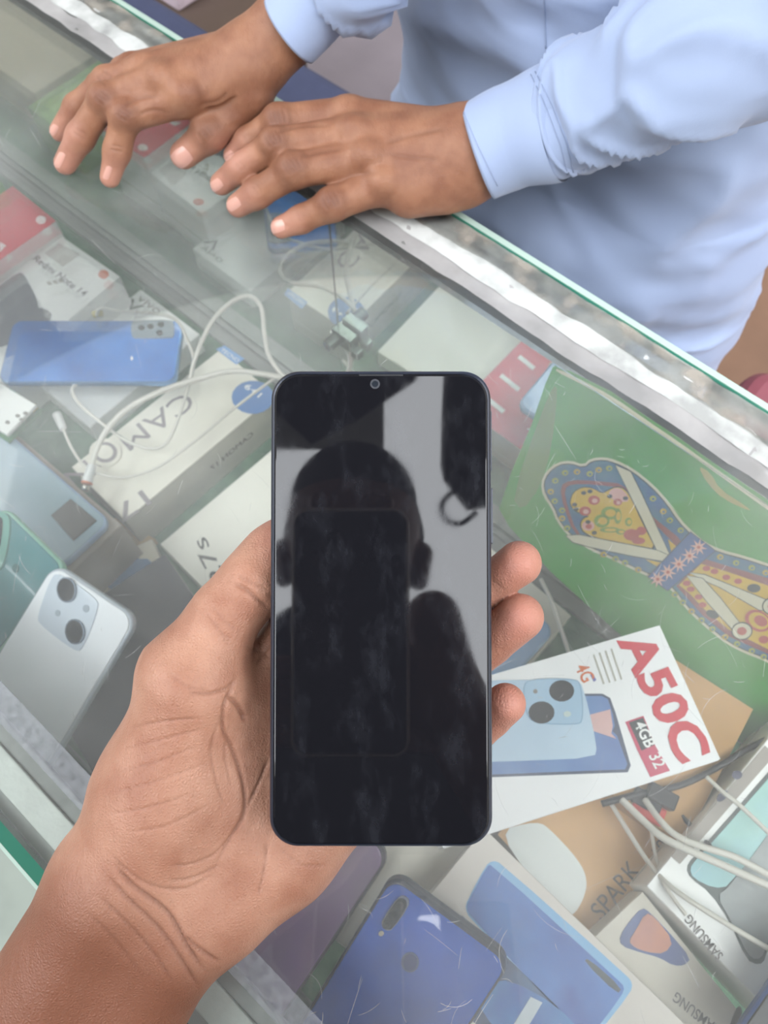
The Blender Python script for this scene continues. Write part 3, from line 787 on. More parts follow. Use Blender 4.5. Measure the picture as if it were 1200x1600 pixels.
# --- the printed green sheet taped under the glass
def sheet():
    fr = Frame(W(.109, .2912, .9868), W(-.05, .2912, .9868), G(930, 957, .53))       # propped against the mirror
    root = thing('printed_sheet', 'green printed sheet with a patterned shoe propped against the mirror', 'poster', fr.M)
    outline = [(864, 573), (890, 580), (955, 612), (1010, 651), (1060, 684), (1110, 720), (1200, 782), (1330, 872), (1330, 1310), (1200, 1197), (1000, 1020), (930, 957), (860, 893), (795, 822), (780, 795), (800, 735), (830, 665), (852, 600)]
    g = mat('green_sheet_ink', '#4b9a47', 0.5, color2='#5c8c4a', nscale=14, noise=0.2)
    me = prism_mesh('backing', [tuple(fr.px(*p)) for p in outline], -0.0006, 0.0)
    obj('backing', me, g, root)
    Z = lambda x, y: (830 + x / 3.243, 690 + y / 3.243)
    def pp(pts, m, lev, name='shoe_print', soft=1):
        print_poly(root, fr, soften([Z(*p) for p in pts], soft), m, z0=0.00004 + lev * 0.00008, h=0.00007, name=name)
    cream = mat('sheet_cream', '#cfc9ae', 0.6); blue = mat('sheet_blue', '#41628a', 0.5, color2='#4f7a86', nscale=70)
    yel = mat('sheet_yellow', '#d6ae2c', 0.5, noise=0.1); mar = mat('sheet_maroon', '#8a4a45', 0.55); redp = mat('sheet_red', '#b4503f', 0.5)
    blk = mat('sheet_black', '#33382f', 0.5); dgr = mat('sheet_leaf', '#7f9a33', 0.5); dblue = mat('sheet_dark_blue', '#34568c', 0.5)
    pink = mat('sheet_pink', '#d8a596', 0.5); olive = mat('sheet_olive', '#9aa04a', 0.5)
    O = [(48, 210), (75, 150), (130, 105), (200, 95), (265, 118), (300, 85), (370, 78), (430, 93), (520, 138), (620, 218), (700, 308), (760, 398), (820, 458), (880, 508), (960, 548), (1080, 578), (1200, 618), (1420, 690), (1420, 1240), (1200, 1117), (1080, 1072), (1000, 1032), (920, 972), (840, 902), (770, 832), (720, 762), (670, 722), (590, 682), (480, 632), (400, 592), (300, 552), (240, 512), (180, 472), (128, 402), (105, 340), (60, 275)]
    pp(O, cream, 0, 'shoe_outline')
    def inset(pts, d):
        n = len(pts); a = sum(pts[i][0] * pts[(i + 1) % n][1] - pts[(i + 1) % n][0] * pts[i][1] for i in range(n)); s = 1 if a > 0 else -1
        R = []
        for i in range(n):
            p0, p1, p2 = Vector(pts[i - 1]), Vector(pts[i]), Vector(pts[(i + 1) % n])
            e = ((p1 - p0).normalized() + (p2 - p1).normalized()).normalized()
            R.append(tuple(p1 + Vector((-e.y, e.x)) * d * s))
        return R
    pp(inset(O, 13), blk, 1, 'shoe_line'); pp(inset(O, 18), blue, 2, 'shoe_field')
    pp([(145, 225), (200, 193), (320, 197), (480, 215), (560, 330), (640, 400), (780, 510), (740, 560), (640, 545), (300, 530), (215, 460), (165, 330)], mar, 3)
    pp([(168, 240), (205, 214), (320, 216), (470, 235), (540, 330), (640, 430), (740, 530), (700, 580), (560, 560), (300, 500), (230, 455), (185, 330)], blue, 4)
    pp([(196, 300), (213, 252), (260, 226), (310, 230), (360, 258), (382, 246), (430, 222), (482, 236), (520, 300), (560, 390), (600, 470), (640, 548), (560, 535), (450, 515), (340, 494), (265, 466), (244, 420), (262, 382), (296, 374), (240, 362), (203, 334)], blk, 5)
    pp([(200, 300), (216, 256), (260, 230), (310, 234), (360, 263), (384, 251), (430, 228), (478, 240), (515, 302), (554, 392), (594, 470), (630, 540), (560, 528), (450, 509), (342, 488), (270, 460), (250, 420), (266, 387), (302, 377), (242, 358), (207, 331)], yel, 6)
    pp([(395, 250), (430, 230), (470, 242), (505, 300), (450, 305), (400, 285)], pink, 7)
    for x, y, r in ((320, 295, 30), (275, 350, 30), (290, 425, 32), (440, 305, 22)):
        pp(ell(x, y, r, r * .8), redp if r != 32 else pink, 7)
        pp(ell(x + 4, y + 3, r * .5, r * .4), pink if r != 32 else redp, 8)
    for x, y, a, b in ((400, 360, 44, 34), (360, 400, 40, 34), (440, 375, 20, 40), (400, 445, 50, 14), (495, 405, 18, 22), (455, 455, 24, 14)):
        pp(ell(x, y, a, b), dgr, 8); pp(ell(x + 4, y, a * .6, b * .55), yel, 9)
    for x, y, a, b in ((510, 470, 40, 30), (560, 450, 26, 22), (545, 500, 34, 18)):
        pp(ell(x, y, a, b), redp, 9)
    for x, y in ((300, 250), (268, 258), (222, 318), (230, 340), (400, 275), (322, 460), (290, 405), (480, 285)):
        pp(ell(x, y, 13, 10), blk, 9)
    def strip(pts, lev):
        pp(inset(pts, -4), blk, lev, 'shoe_line', 0); pp(pts, cream, lev + 1, 'white_strap', 0)
    strip([(430, 118), (505, 150), (560, 260), (705, 575), (640, 548), (560, 380)], 10)
    strip([(180, 474), (245, 470), (640, 548), (705, 575), (670, 602), (500, 572), (300, 530), (215, 506)], 12)
    pp([(695, 490), (748, 540), (715, 568)], yel, 9, soft=0); pp([(580, 594), (662, 610), (640, 630)], yel, 9, soft=0)
    # lower half
    pp([(870, 590), (1000, 630), (1200, 690), (1420, 760), (1420, 1180), (1200, 1075), (1000, 985), (870, 880), (780, 780), (735, 730)], mar, 3, soft=0)
    pp([(862, 618), (1000, 660), (1200, 728), (1420, 800), (1420, 1150), (1200, 1050), (1000, 950), (880, 850), (805, 770), (750, 725)], yel, 4, soft=0)
    strip([(800, 660), (880, 672), (1195, 800), (1200, 850), (1160, 850), (960, 735), (880, 700)], 10)
    strip([(790, 675), (870, 690), (960, 790), (1070, 930), (1020, 945), (900, 815)], 12)
    for x, y in ((890, 640), (930, 655), (990, 685), (1050, 705), (790, 715), (810, 745), (850, 785), (870, 825)):
        pp(ell(x, y, 20, 14), redp if (x // 10) % 2 else blk, 9)
    pp(ell(1130, 740, 34, 22), blk, 9); pp(ell(920, 872, 34, 20, rot=.4), blk, 9)
    for x, y in ((1070, 955), (1225, 830)):
        pp(ell(x, y, 54, 46), blk, 14); pp(ell(x, y, 48, 40), cream, 15); pp(ell(x, y, 26, 22, 8), redp, 16)
    pp(ell(1150, 905, 70, 52, rot=.5), redp, 9); pp(ell(1155, 905, 55, 40, rot=.5), yel, 10); pp(ell(1165, 905, 36, 26, rot=.5), redp, 11); pp(ell(1180, 1000, 26, 20), redp, 9)
    # cross band with flowers
    B = [(810, 455), (935, 548), (695, 748), (597, 680)]
    pp(inset(B, -5), blk, 17, 'band_line', 0); pp(B, dblue, 18, 'band', 0)
    for x, y in ((852, 530), (806, 574), (752, 616), (697, 656), (645, 692)):
        pts = []
        for i in range(16):
            a = 2 * math.pi * i / 16; r = 44 if i % 2 == 0 else 17
            pts.append((x + r * math.cos(a + .2), y + r * math.sin(a + .2)))
        pp(pts, pink, 19, 'flower_print', 0); pp(ell(x, y, 9, 8), redp, 20, 'flower_print')
    # dots along the rim
    rim = [(235, 150), (175, 155), (125, 195), (102, 250), (122, 298), (160, 345), (160, 385), (185, 435), (300, 160), (345, 140), (398, 132), (620, 285), (672, 350), (705, 395), (760, 445), (370, 568), (430, 590), (478, 610), (545, 645), (730, 770), (770, 810), (815, 855), (865, 900), (920, 945), (985, 985), (1045, 1020), (1120, 1055), (960, 580), (1040, 610), (1120, 635), (1190, 660), (1180, 1085)]
    for k, (x, y) in enumerate(rim):
        pp(ell(x, y, 17, 15, 10), olive if k % 3 else mat('sheet_gold', '#b59a2c', .5), 14); pp(ell(x + 2, y + 2, 7, 6, 8), blue, 15)
    # worn pale rim of the sheet along the back and a dark margin behind it
    pp2 = lambda pts, m, lev, nm: print_poly(root, fr, soften(pts, 1), m, z0=0.00004 + lev * 0.00008, h=0.00007, name=nm)
    pp2([(868, 580), (905, 598), (955, 625), (1010, 664), (1060, 697), (1120, 740), (1200, 797), (1300, 868), (1300, 860), (1200, 789), (1110, 726), (1060, 690), (1010, 656), (955, 618), (905, 592), (870, 575)], cream, 1, 'worn_rim')
    pp2([(1090, 727), (1110, 738), (1125, 765), (1165, 790), (1175, 800), (1130, 780), (1105, 755)], mat('sheet_stain', '#a9a05c', .6), 1, 'stain')
    pp2([(848, 640), (866, 600), (872, 610), (862, 700), (845, 760), (815, 800), (800, 775)], mat('sheet_fade', '#6f8a55', .6), 1, 'faded_rim')
sheet()

# --- A50C box and the goods at the right front
r_, f_, *_x = carton('phone_box', 'white phone box printed A50C beside the held phone', (1031, 976, .465), (1127, 1187, .465), (775, 1065, .465), 0.05, mat('bright_card', '#f2f2f2', 0.4), Wd=0.170)
Z8 = lambda x, y: (740 + x / 2.609, 920 + y / 2.609)
def p8(pts, m, lev, name='print', soft=0):
    return print_poly(r_, f_, soften([Z8(*p) for p in pts], soft) if soft else [Z8(*p) for p in pts], m, z0=0.0001 + lev * 0.0002, h=0.0002, name=name)
M_pred = mat('logo_red', '#cf2438', 0.45)
text(r_, f_, 'A50C', (965, 1000), (1064, 1195), 0.0205, M_pred, bold=0.035)
p8([(-120, 640), (-120, 440), (430, 428), (525, 428), (556, 445), (578, 505), (640, 720), (628, 748), (300, 760), (-120, 775)], mat('print_navy', '#3c4a66', 0.4), 0, 'phone_picture')
p8([(-120, 640), (-120, 440), (430, 438), (520, 437), (546, 450), (566, 510), (574, 560), (564, 580), (584, 600), (626, 715), (616, 736), (300, 748), (-120, 765)], mat('print_blue', '#6f93c4', 0.4, color2='#4a66a8', nscale=20), 1, 'phone_picture')
p8([(470, 515), (556, 492), (566, 560), (560, 590), (580, 612), (480, 578)], mat('print_peach', '#d9b0ac', 0.4), 2, 'phone_picture')
p8([(-120, 380), (190, 372), (420, 375), (446, 400), (502, 640), (492, 690), (200, 702), (-120, 712)], mat('print_ice', '#b7cfe4', 0.35, color2='#c6dcec', nscale=15), 3, 'phone_picture', 1)
p8([(196, 400), (225, 368), (412, 366), (440, 392), (448, 540), (420, 558), (250, 552), (212, 520)], mat('print_rim', '#8fb0cc', 0.35), 4, 'camera_picture', 2)
p8([(200, 402), (228, 372), (410, 370), (435, 394), (442, 538), (418, 552), (252, 547), (217, 518)], mat('print_ice2', '#a9c8e0', 0.35), 5, 'camera_picture', 2)
for x, y, r in ((357, 418, 51), (275, 506, 53)):
    p8(ell(x, y, r, r * .86), mat('print_black', '#23262c', 0.35), 6, 'camera_picture')
p8(ell(380, 512, 15, 12), mat('print_pale', '#c9d8d6', 0.4), 6, 'camera_picture'); p8(ell(250, 420, 9, 9), M_ink2, 6, 'camera_picture')
p8([(618, 543), (692, 518), (740, 640), (800, 742), (720, 768), (668, 660)], mat('print_magenta', '#c8325a', 0.45), 0, 'memory_tag')
p8([(632, 545), (690, 526), (738, 636), (684, 660)], mat('print_black', '#23262c'), 1, 'memory_tag')
text(r_, f_, '4GB', Z8(652, 552), Z8(702, 652), 0.0068, M_white, z=0.0007, bold=0.02)
text(r_, f_, '32', Z8(712, 682), Z8(740, 736), 0.0072, M_white, z=0.0007, bold=0.01)
text(r_, f_, '4G', Z8(412, 322), Z8(446, 386), 0.0085, mat('print_orange', '#d8703c', 0.45), z=0.0004)
p8([(474, 350), (486, 346), (500, 372), (490, 380)], mat('print_violet', '#7a7ab8', 0.45), 0, 'signal_mark')
for k in range(4):
    a, b = (486 + k * 24, 270 + (-8) * k), (528 + k * 24, 390 - 6 * k)
    p8([a, (a[0] + 6, a[1] - 3), (b[0] + 6, b[1] - 3), b], M_grey, 0, 'small_print')
M_kraft = mat('kraft_card', '#b98d55', 0.65, noise=0.15, nscale=30)
carton('kraft_box', 'plain brown cardboard box under the A50C box', (1178, 1108, .505), (1040, 1020, .505), (1088, 1206, .505), 0.06, M_kraft, Wd=0.10)
r_, f_, *_x = carton('phone_box', 'orange tan phone box with SPARK lettering and white picture', (925, 1468, .528), (1132, 1226, .528), (775, 1305, .528), 0.06, mat('orange_card', '#c79a62', 0.5, noise=0.12, nscale=25), m_side=mat('brown_edge', '#6f563c', 0.6))
text(r_, f_, 'SPARK', (941, 1440), (1002, 1362), 0.0105, mat('spark_ink', '#5a4a3c', 0.5), bold=0.0)
print_poly(r_, f_, soften([(770, 1300), (840, 1282), (862, 1298), (905, 1345), (918, 1375), (912, 1405), (895, 1432), (880, 1425)], 2), mat('print_white', '#d9dedb', 0.3), name='phone_picture')
text(r_, f_, '10', (1034, 1342), (1046, 1322), 0.008, mat('spark_ink', '#5a4a3c'), bold=0.0)
# big box with printed blue phones
r_, f_, *_x = carton('phone_box', 'large pale box printed with two blue phones at the bottom edge', (757, 1294, .478), (1075, 1604, .478), (600, 1486, .478), 0.05, mat('taupe_card', '#d9d1c8', 0.5, noise=0.06), L=0.165, Wd=0.088)
Zb = lambda x, y: (640 + x / 3.333, 1320 + y / 3.333)
def pb(pts, m, lev, name='phone_picture', soft=1):
    return print_poly(r_, f_, soften([Zb(*p) for p in pts], soft), m, z0=0.0001 + lev * 0.0002, h=0.0002, name=name)
pb([(290, 330), (300, 290), (395, 110), (430, 82), (475, 95), (1130, 680), (1160, 720), (1150, 770), (960, 1010), (900, 1010), (310, 380)], mat('print_sky', '#7fb2dc', 0.35), 0)
pb([(296, 330), (305, 295), (400, 115), (425, 100), (1080, 700), (1120, 740), (1100, 790), (940, 1000), (890, 990), (315, 372)], mat('print_blue_deep', '#3f78c4', 0.35, color2='#3553a0', nscale=22), 1)
pb([(905, 605), (930, 590), (1105, 745), (1080, 778)], mat('print_slot', '#3c4a52', 0.4), 2, 'camera_picture')
pb([(205, 420), (240, 372), (285, 368), (940, 1010), (420, 1010), (170, 760)], mat('print_navy_deep', '#23335c', 0.35, color2='#2c5f92', nscale=16), 1)
pb([(340, 800), (420, 720), (520, 700), (760, 830), (920, 1000), (560, 1010), (440, 960)], mat('print_azure', '#3a80bd', 0.35, color2='#2f5aa8', nscale=30), 2)
pb([(530, 950), (630, 790), (690, 820), (590, 990)], mat('print_label', '#c9d2d8', 0.4), 3, 'label_picture', 0)
carton('phone_box', 'cream box end under the bottom of the held phone', (745, 1310, .50), (625, 1230, .50), (668, 1405, .50), 0.05, M_cream, L=0.08, Wd=0.09)
# blue triple camera phone and purple phone
M_bluegrad = mat('blue_purple_back', '#2f63d0', 0.15, coat=0.8, color2='#27386c', nscale=11)
r_, f_, x0_, x1_, wd_ = phone('display_phone', 'deep blue phone with pill shaped triple camera in a dark case', (611, 1366, .440), (800, 1506, .440), (432, 1606, .495), M_bluegrad, Wd=0.124, T=0.010, m_frame=mat('dark_case', '#1d2740', 0.3), r=0.009)
M_pill = mat('camera_pill', '#262a30', 0.15, coat=0.4)
pc = [(640, 1404), (632, 1398), (622, 1400), (598, 1435), (597, 1446), (606, 1453), (615, 1450), (639, 1416)]
print_poly(r_, f_, soften(pc, 1), mat('pill_rim', '#9aa0b8', 0.25, metal=0.5), h=0.0012, name='camera_rim')
cxy = (618, 1425)
print_poly(r_, f_, soften([(cxy[0] + (x - cxy[0]) * .86, cxy[1] + (y - cxy[1]) * .90) for x, y in pc], 1), M_pill, z0=0.0012, h=0.0006, name='camera_island')
for c in ((626, 1412), (616, 1427), (606, 1442)):
    print_poly(r_, f_, ell(c[0], c[1], 6.5), M_lens, z0=0.0019, h=0.0005, name='lens')
print_poly(r_, f_, ell(596, 1458, 4), mat('flash_cream', '#d8ccb8', 0.3), h=0.0006, name='flash')
print_poly(r_, f_, ell(641, 1503, 14, 16), mat('sensor_ring', '#4a5f92', 0.25, metal=0.3), h=0.0003, name='sensor_ring')
print_poly(r_, f_, ell(641, 1503, 11, 13), mat('sensor_disc', '#22366e', 0.2), z0=0.0004, h=0.0002, name='fingerprint_sensor')
phone('display_phone', 'dull purple phone lying under the edge of the palm', (612, 1336, .456), (505, 1250, .456), (410, 1612, .500), mat('purple_back', '#83707f', 0.25, coat=0.4, color2='#8a5fa4', nscale=9), Wd=0.122, m_frame=mat('purple_frame', '#4c4650', 0.3))
# boxes at the right edge
r_, f_, *_x = carton('phone_box', 'white phone box with mint green phone picture at the right edge', (1010, 1384, .492), (1192, 1163, .492), (1182, 1572, .492), 0.045, M_white, L=0.165, Wd=0.115)
print_poly(r_, f_, [(1048, 1338), (1062, 1350), (1210, 1180), (1195, 1165)], mat('grey_strip', '#a49c94', 0.5, noise=0.1), name='side_strip')
print_poly(r_, f_, ell(1151, 1211, 8, 7), mat('dark_dot', '#4f4f63', 0.5), z0=0.0005, name='camera_picture')
print_poly(r_, f_, ell(1128, 1244, 11, 6, rot=-.8), mat('dark_dot', '#4f4f63'), z0=0.0005, name='camera_picture')
print_poly(r_, f_, soften([(1072, 1356), (1082, 1340), (1112, 1308), (1230, 1172), (1260, 1290), (1196, 1498), (1186, 1508), (1166, 1500), (1140, 1440), (1110, 1395), (1078, 1372)], 1), mat('print_dark_rim', '#5c6462', 0.4), name='phone_picture')
print_poly(r_, f_, soften([(1077, 1357), (1086, 1344), (1116, 1312), (1230, 1182), (1232, 1260), (1140, 1384), (1115, 1388), (1082, 1372)], 1), mat('print_mint', '#a4cfc4', 0.4, color2='#9fc9d6', nscale=18), z0=0.0005, name='phone_picture')
print_poly(r_, f_, soften([(1140, 1384), (1220, 1275), (1255, 1300), (1194, 1490), (1180, 1500), (1166, 1490), (1142, 1440), (1118, 1400)], 1), mat('print_stone', '#8d9190', 0.5, color2='#a4a9a9', nscale=40), z0=0.0009, name='phone_picture')
text(r_, f_, 'SAMSUNG', (1130, 1492), (1078, 1428), 0.0052, mat('brand_ink', '#6f6a68', 0.5), bold=0.01)
r_, f_, *_x = carton('phone_box', 'pale grey phone box with orange and blue picture at the lower right', (1004, 1392, .506), (1168, 1596, .506), (925, 1470, .506), 0.05, mat('pale_grey_card', '#d0cabd', 0.5, noise=0.06), L=0.16, Wd=0.07)
print_poly(r_, f_, soften([(1003, 1418), (985, 1437), (968, 1462), (970, 1478), (1000, 1488), (1030, 1496), (1052, 1509), (1070, 1508), (1079, 1497), (1050, 1462), (1015, 1425)], 1), mat('print_indigo', '#56628e', 0.45), name='phone_picture')
print_poly(r_, f_, soften([(1008, 1426), (1022, 1432), (1052, 1470), (1038, 1490), (1012, 1488), (990, 1480), (982, 1470), (992, 1455)], 1), mat('print_coral', '#c98a6c', 0.45, color2='#b07a72', nscale=50), z0=0.0005, name='phone_picture')
text(r_, f_, 'SAMSUNG', (1123, 1603), (1057, 1549), 0.0055, mat('brand_ink', '#6f6a68'), bold=0.01)
print_poly(r_, f_, soften([(1138, 1610), (1148, 1578), (1156, 1570), (1160, 1582), (1150, 1612)], 1), M_ink, name='dark_print')
phone('display_phone', 'navy edged black phone in the bottom right corner', (1145, 1622, .458), (1222, 1512, .458), (1240, 1680, .458), M_black, L=0.075, Wd=0.15, m_frame=mat('navy_frame', '#33508c', 0.3))
# connectors and leads
cn = thing('connector_plug', 'black and red plug under the edge of the A50C box', 'plug', Matrix.Translation(G(1038, 1235, .50)))
fr = Frame(G(1018, 1222, .5), G(1060, 1245, .5), G(1012, 1260, .5))
inv = Matrix.Translation(-G(1038, 1235, .50)) @ fr.M
obj('plug_body', box_mesh('plug_body', 0.0, 0.018, 0.0, 0.010, -0.004, 0.004, 0.001), M_black, cn, inv)
obj('plug_body', box_mesh('plug_body', 0.006, 0.024, 0.006, 0.016, -0.008, -0.001, 0.001), M_black, cn, inv)
obj('red_sleeve', box_mesh('red_sleeve', 0.002, 0.022, 0.010, 0.021, -0.012, -0.003, 0.001), mat('red_plastic', '#c9382c', 0.4), cn, inv)
def strap(name, label, pts, r, m):
    P = [G(*p) for p in pts]
    o = tube(name, [p - P[0] for p in P], r, m, None, res=6, M=Matrix.Translation(P[0]))
    return tag(o, label, 'cable')
strap('black_lead', 'black lead running along the edge of the A50C box', [(940, 1256, .505), (990, 1243, .502), (1060, 1228, .50), (1110, 1205, .50), (1165, 1172, .50), (1210, 1150, .50)], 0.0020, M_black)
strap('black_lead', 'short black lead below the red plug', [(1056, 1264, .508), (1072, 1282, .505), (1092, 1304, .50), (1110, 1324, .487)], 0.0016, M_black)
cable('charging_cable', 'thick white cable crossing the mint phone box', [(972, 1250, .50), (1005, 1282, .49), (1035, 1308, .482), (1080, 1330, .478), (1130, 1352, .476), (1210, 1388, .474)], 0.0022)
cable('charging_cable', 'white cable just above the thick one at the right edge', [(1008, 1250, .50), (1030, 1280, .488), (1056, 1305, .482), (1095, 1322, .478), (1150, 1340, .476), (1210, 1372, .474)], 0.0020)
cable('charging_cable', 'thin white cable from the SPARK box to the lower right', [(955, 1256, .515), (985, 1305, .51), (1015, 1350, .50), (1042, 1380, .488), (1075, 1405, .482), (1130, 1440, .480), (1210, 1488, .478)], 0.0015)
cable('charging_cable', 'thin white cable at the upper right of the mint box', [(1104, 1214, .485), (1130, 1238, .48), (1160, 1262, .478), (1210, 1310, .476)], 0.0014)
cable('charging_cable', 'thin white cable hanging straight over the SPARK lettering', [(1012, 1255, .515), (1018, 1300, .512), (1026, 1345, .505), (1040, 1385, .488), (1072, 1430, .483)], 0.0012)

# ================================================================ people
def skin(name, c1, c2, tan, flush, linec):
    m = mat(name, c1, 0.5, spec=0.35, sss=0.12, color2=c2, nscale=55)
    nt = m.node_tree; b = nt.nodes['Principled BSDF']
    tc = nt.nodes['Texture Coordinate']
    src = b.inputs['Base Color'].links[0].from_socket
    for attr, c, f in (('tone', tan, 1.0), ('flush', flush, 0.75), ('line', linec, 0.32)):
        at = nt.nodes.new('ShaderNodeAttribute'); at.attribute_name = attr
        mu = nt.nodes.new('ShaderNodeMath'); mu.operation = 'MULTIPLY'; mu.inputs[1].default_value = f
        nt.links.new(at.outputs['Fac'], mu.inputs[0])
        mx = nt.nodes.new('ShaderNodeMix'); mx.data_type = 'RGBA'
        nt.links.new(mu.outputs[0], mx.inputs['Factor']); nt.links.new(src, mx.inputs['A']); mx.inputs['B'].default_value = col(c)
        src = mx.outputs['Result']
    nt.links.new(src, b.inputs['Base Color'])
    # fine skin relief: cells plus noise stretched along the creases
    vo = nt.nodes.new('ShaderNodeTexVoronoi'); vo.inputs['Scale'].default_value = 850; vo.feature = 'DISTANCE_TO_EDGE'
    n1 = nt.nodes.new('ShaderNodeTexNoise'); n1.inputs['Scale'].default_value = 240; n1.inputs['Detail'].default_value = 6
    mp = nt.nodes.new('ShaderNodeMapping'); mp.inputs['Rotation'].default_value = (0, 0, 0.8); mp.inputs['Scale'].default_value = (1.0, 0.35, 0.7)
    nt.links.new(tc.outputs['Object'], vo.inputs['Vector']); nt.links.new(tc.outputs['Object'], mp.inputs['Vector']); nt.links.new(mp.outputs['Vector'], n1.inputs['Vector'])
    ad = nt.nodes.new('ShaderNodeMath'); ad.operation = 'MULTIPLY_ADD'; ad.inputs[1].default_value = 0.5
    nt.links.new(vo.outputs['Distance'], ad.inputs[0]); nt.links.new(n1.outputs['Fac'], ad.inputs[2])
    bp = nt.nodes.new('ShaderNodeBump'); bp.inputs['Strength'].default_value = 0.7; bp.inputs['Distance'].default_value = 0.0009
    nt.links.new(ad.outputs[0], bp.inputs['Height']); nt.links.new(bp.outputs['Normal'], b.inputs['Normal'])
    return m
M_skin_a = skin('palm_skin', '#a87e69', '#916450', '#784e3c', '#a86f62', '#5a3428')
M_skin_b = skin('hand_back_skin', '#92674f', '#7a503c', '#6a4434', '#b28070', '#553324')
def set_attr(me, name, vals):
    at = me.attributes.new(name, 'FLOAT', 'POINT'); at.data.foreach_set('value', np.asarray(vals, np.float32))
def near_px(V, pts, r):
    """1 at the given picture points, falling to 0 at r pixels"""
    x, y, d = np_pix(V); o = np.zeros(len(V))
    for cx, cy in pts: o = np.maximum(o, np.clip(1.2 - np.hypot(x - cx, y - cy) / r, 0, 1))
    return o
def bridge(V, Q, pa, pb, path, rad):
    """open the faces nearest pa and pb and join them by a limb along the path, so the body is one surface"""
    cen = V[Q].mean(1)
    ia = int(np.argmin(((cen - np.array(pa)) ** 2).sum(1))); ib = int(np.argmin(((cen - np.array(pb)) ** 2).sum(1)))
    qa, qb = Q[ia], Q[ib]
    loops = [list(qa[::-1])]; nv = []; n = len(V)
    pts = [Vector(p) for p in path]
    a0 = Vector(V[qa[0]]) - Vector(cen[ia])
    for i, p in enumerate(pts):
        t = (pts[min(i + 1, len(pts) - 1)] - pts[max(i - 1, 0)]).normalized()
        a = (a0 - t * a0.dot(t)).normalized(); b = t.cross(a)
        ring = []
        for k in range(4):
            an = math.pi / 2 * k
            nv.append(tuple(p + (a * math.cos(an) + b * math.sin(an)) * rad[i])); ring.append(n + len(nv) - 1)
        loops.append(ring)
    loops.append(list(qb))
    nq = []
    for l0, l1 in zip(loops, loops[1:]):
        for k in range(4): nq.append((l0[k], l0[(k + 1) % 4], l1[(k + 1) % 4], l1[k]))
    keep = np.ones(len(Q), bool); keep[ia] = keep[ib] = False
    return np.concatenate([V, np.array(nv, np.float32)]), np.concatenate([Q[keep], np.array(nq)])
M_nail = mat('fingernail', '#b98c7e', 0.3, spec=0.5)

def pd(px, py, mm):  return Pd(px, py, mm / 1000)
def chain(pts, conv, k):
    """pts: (px, py, h, r_px) ... -> capsules"""
    out = []
    for a, b in zip(pts, pts[1:]):
        A = conv(a[0], a[1], a[2]); B = conv(b[0], b[1], b[2])
        da, db = pix(A)[2], pix(B)[2]
        out.append((A, a[3] * da / F, B, b[3] * db / F, k))
    return out
def nails(parent, me, specs, m=M_nail):
    """nails laid onto the finger surface: (px, py, angle of the finger in the picture, half length, half width)"""
    bvh = BVHTree.FromPolygons([v.co for v in me.vertices], [p.vertices for p in me.polygons])
    for cx, cy, ang, hl, hw in specs:
        c, s = math.cos(ang), math.sin(ang)
        nu, nv = 7, 6; V = []; ok = True
        for i in range(nu + 1):
            for j in range(nv + 1):
                a = (i / nu * 2 - 1); b = (j / nv * 2 - 1)
                # rounded nail plate
                rad = max(abs(a), abs(b)); l = math.hypot(a, b)
                if l > 1e-6:
                    f = rad / l; f = 0.55 + 0.45 * f if rad > 0.6 else 1.0
                else: f = 1.0
                x, y = cx + (a * hl * f) * c - (b * hw * f) * s, cy + (a * hl * f) * s + (b * hw * f) * c
                for sc_ in (1.0, .9, .8, .7, .6, .5, .4, .2, 0.0):
                    hit = bvh.ray_cast(CAM, ray(cx + (x - cx) * sc_, cy + (y - cy) * sc_).normalized())
                    if hit[0] is not None: break
                if hit[0] is None: ok = False; break
                V.append(hit[0] + hit[1] * (0.0006 - 0.0004 * rad ** 3))
            if not ok: break
        if not ok: continue
        Fc = []
        for i in range(nu):
            for j in range(nv):
                q = i * (nv + 1) + j
                Fc.append((q, q + 1, q + nv + 2, q + nv + 1))
        me2 = mesh_from('fingernail', V, Fc, True)
        # face outwards
        if me2.polygons[0].normal.dot(Vector(V[0]) - CAM) > 0: me2.flip_normals()
        o = obj('fingernail', me2, m, parent)

# ---------------------------------------------------------------- the phone being held
hp_fr = Frame(Pd(419.5, 1326, .2590), Pd(771, 1326, .2590), Pd(418.5, 578, .2635))
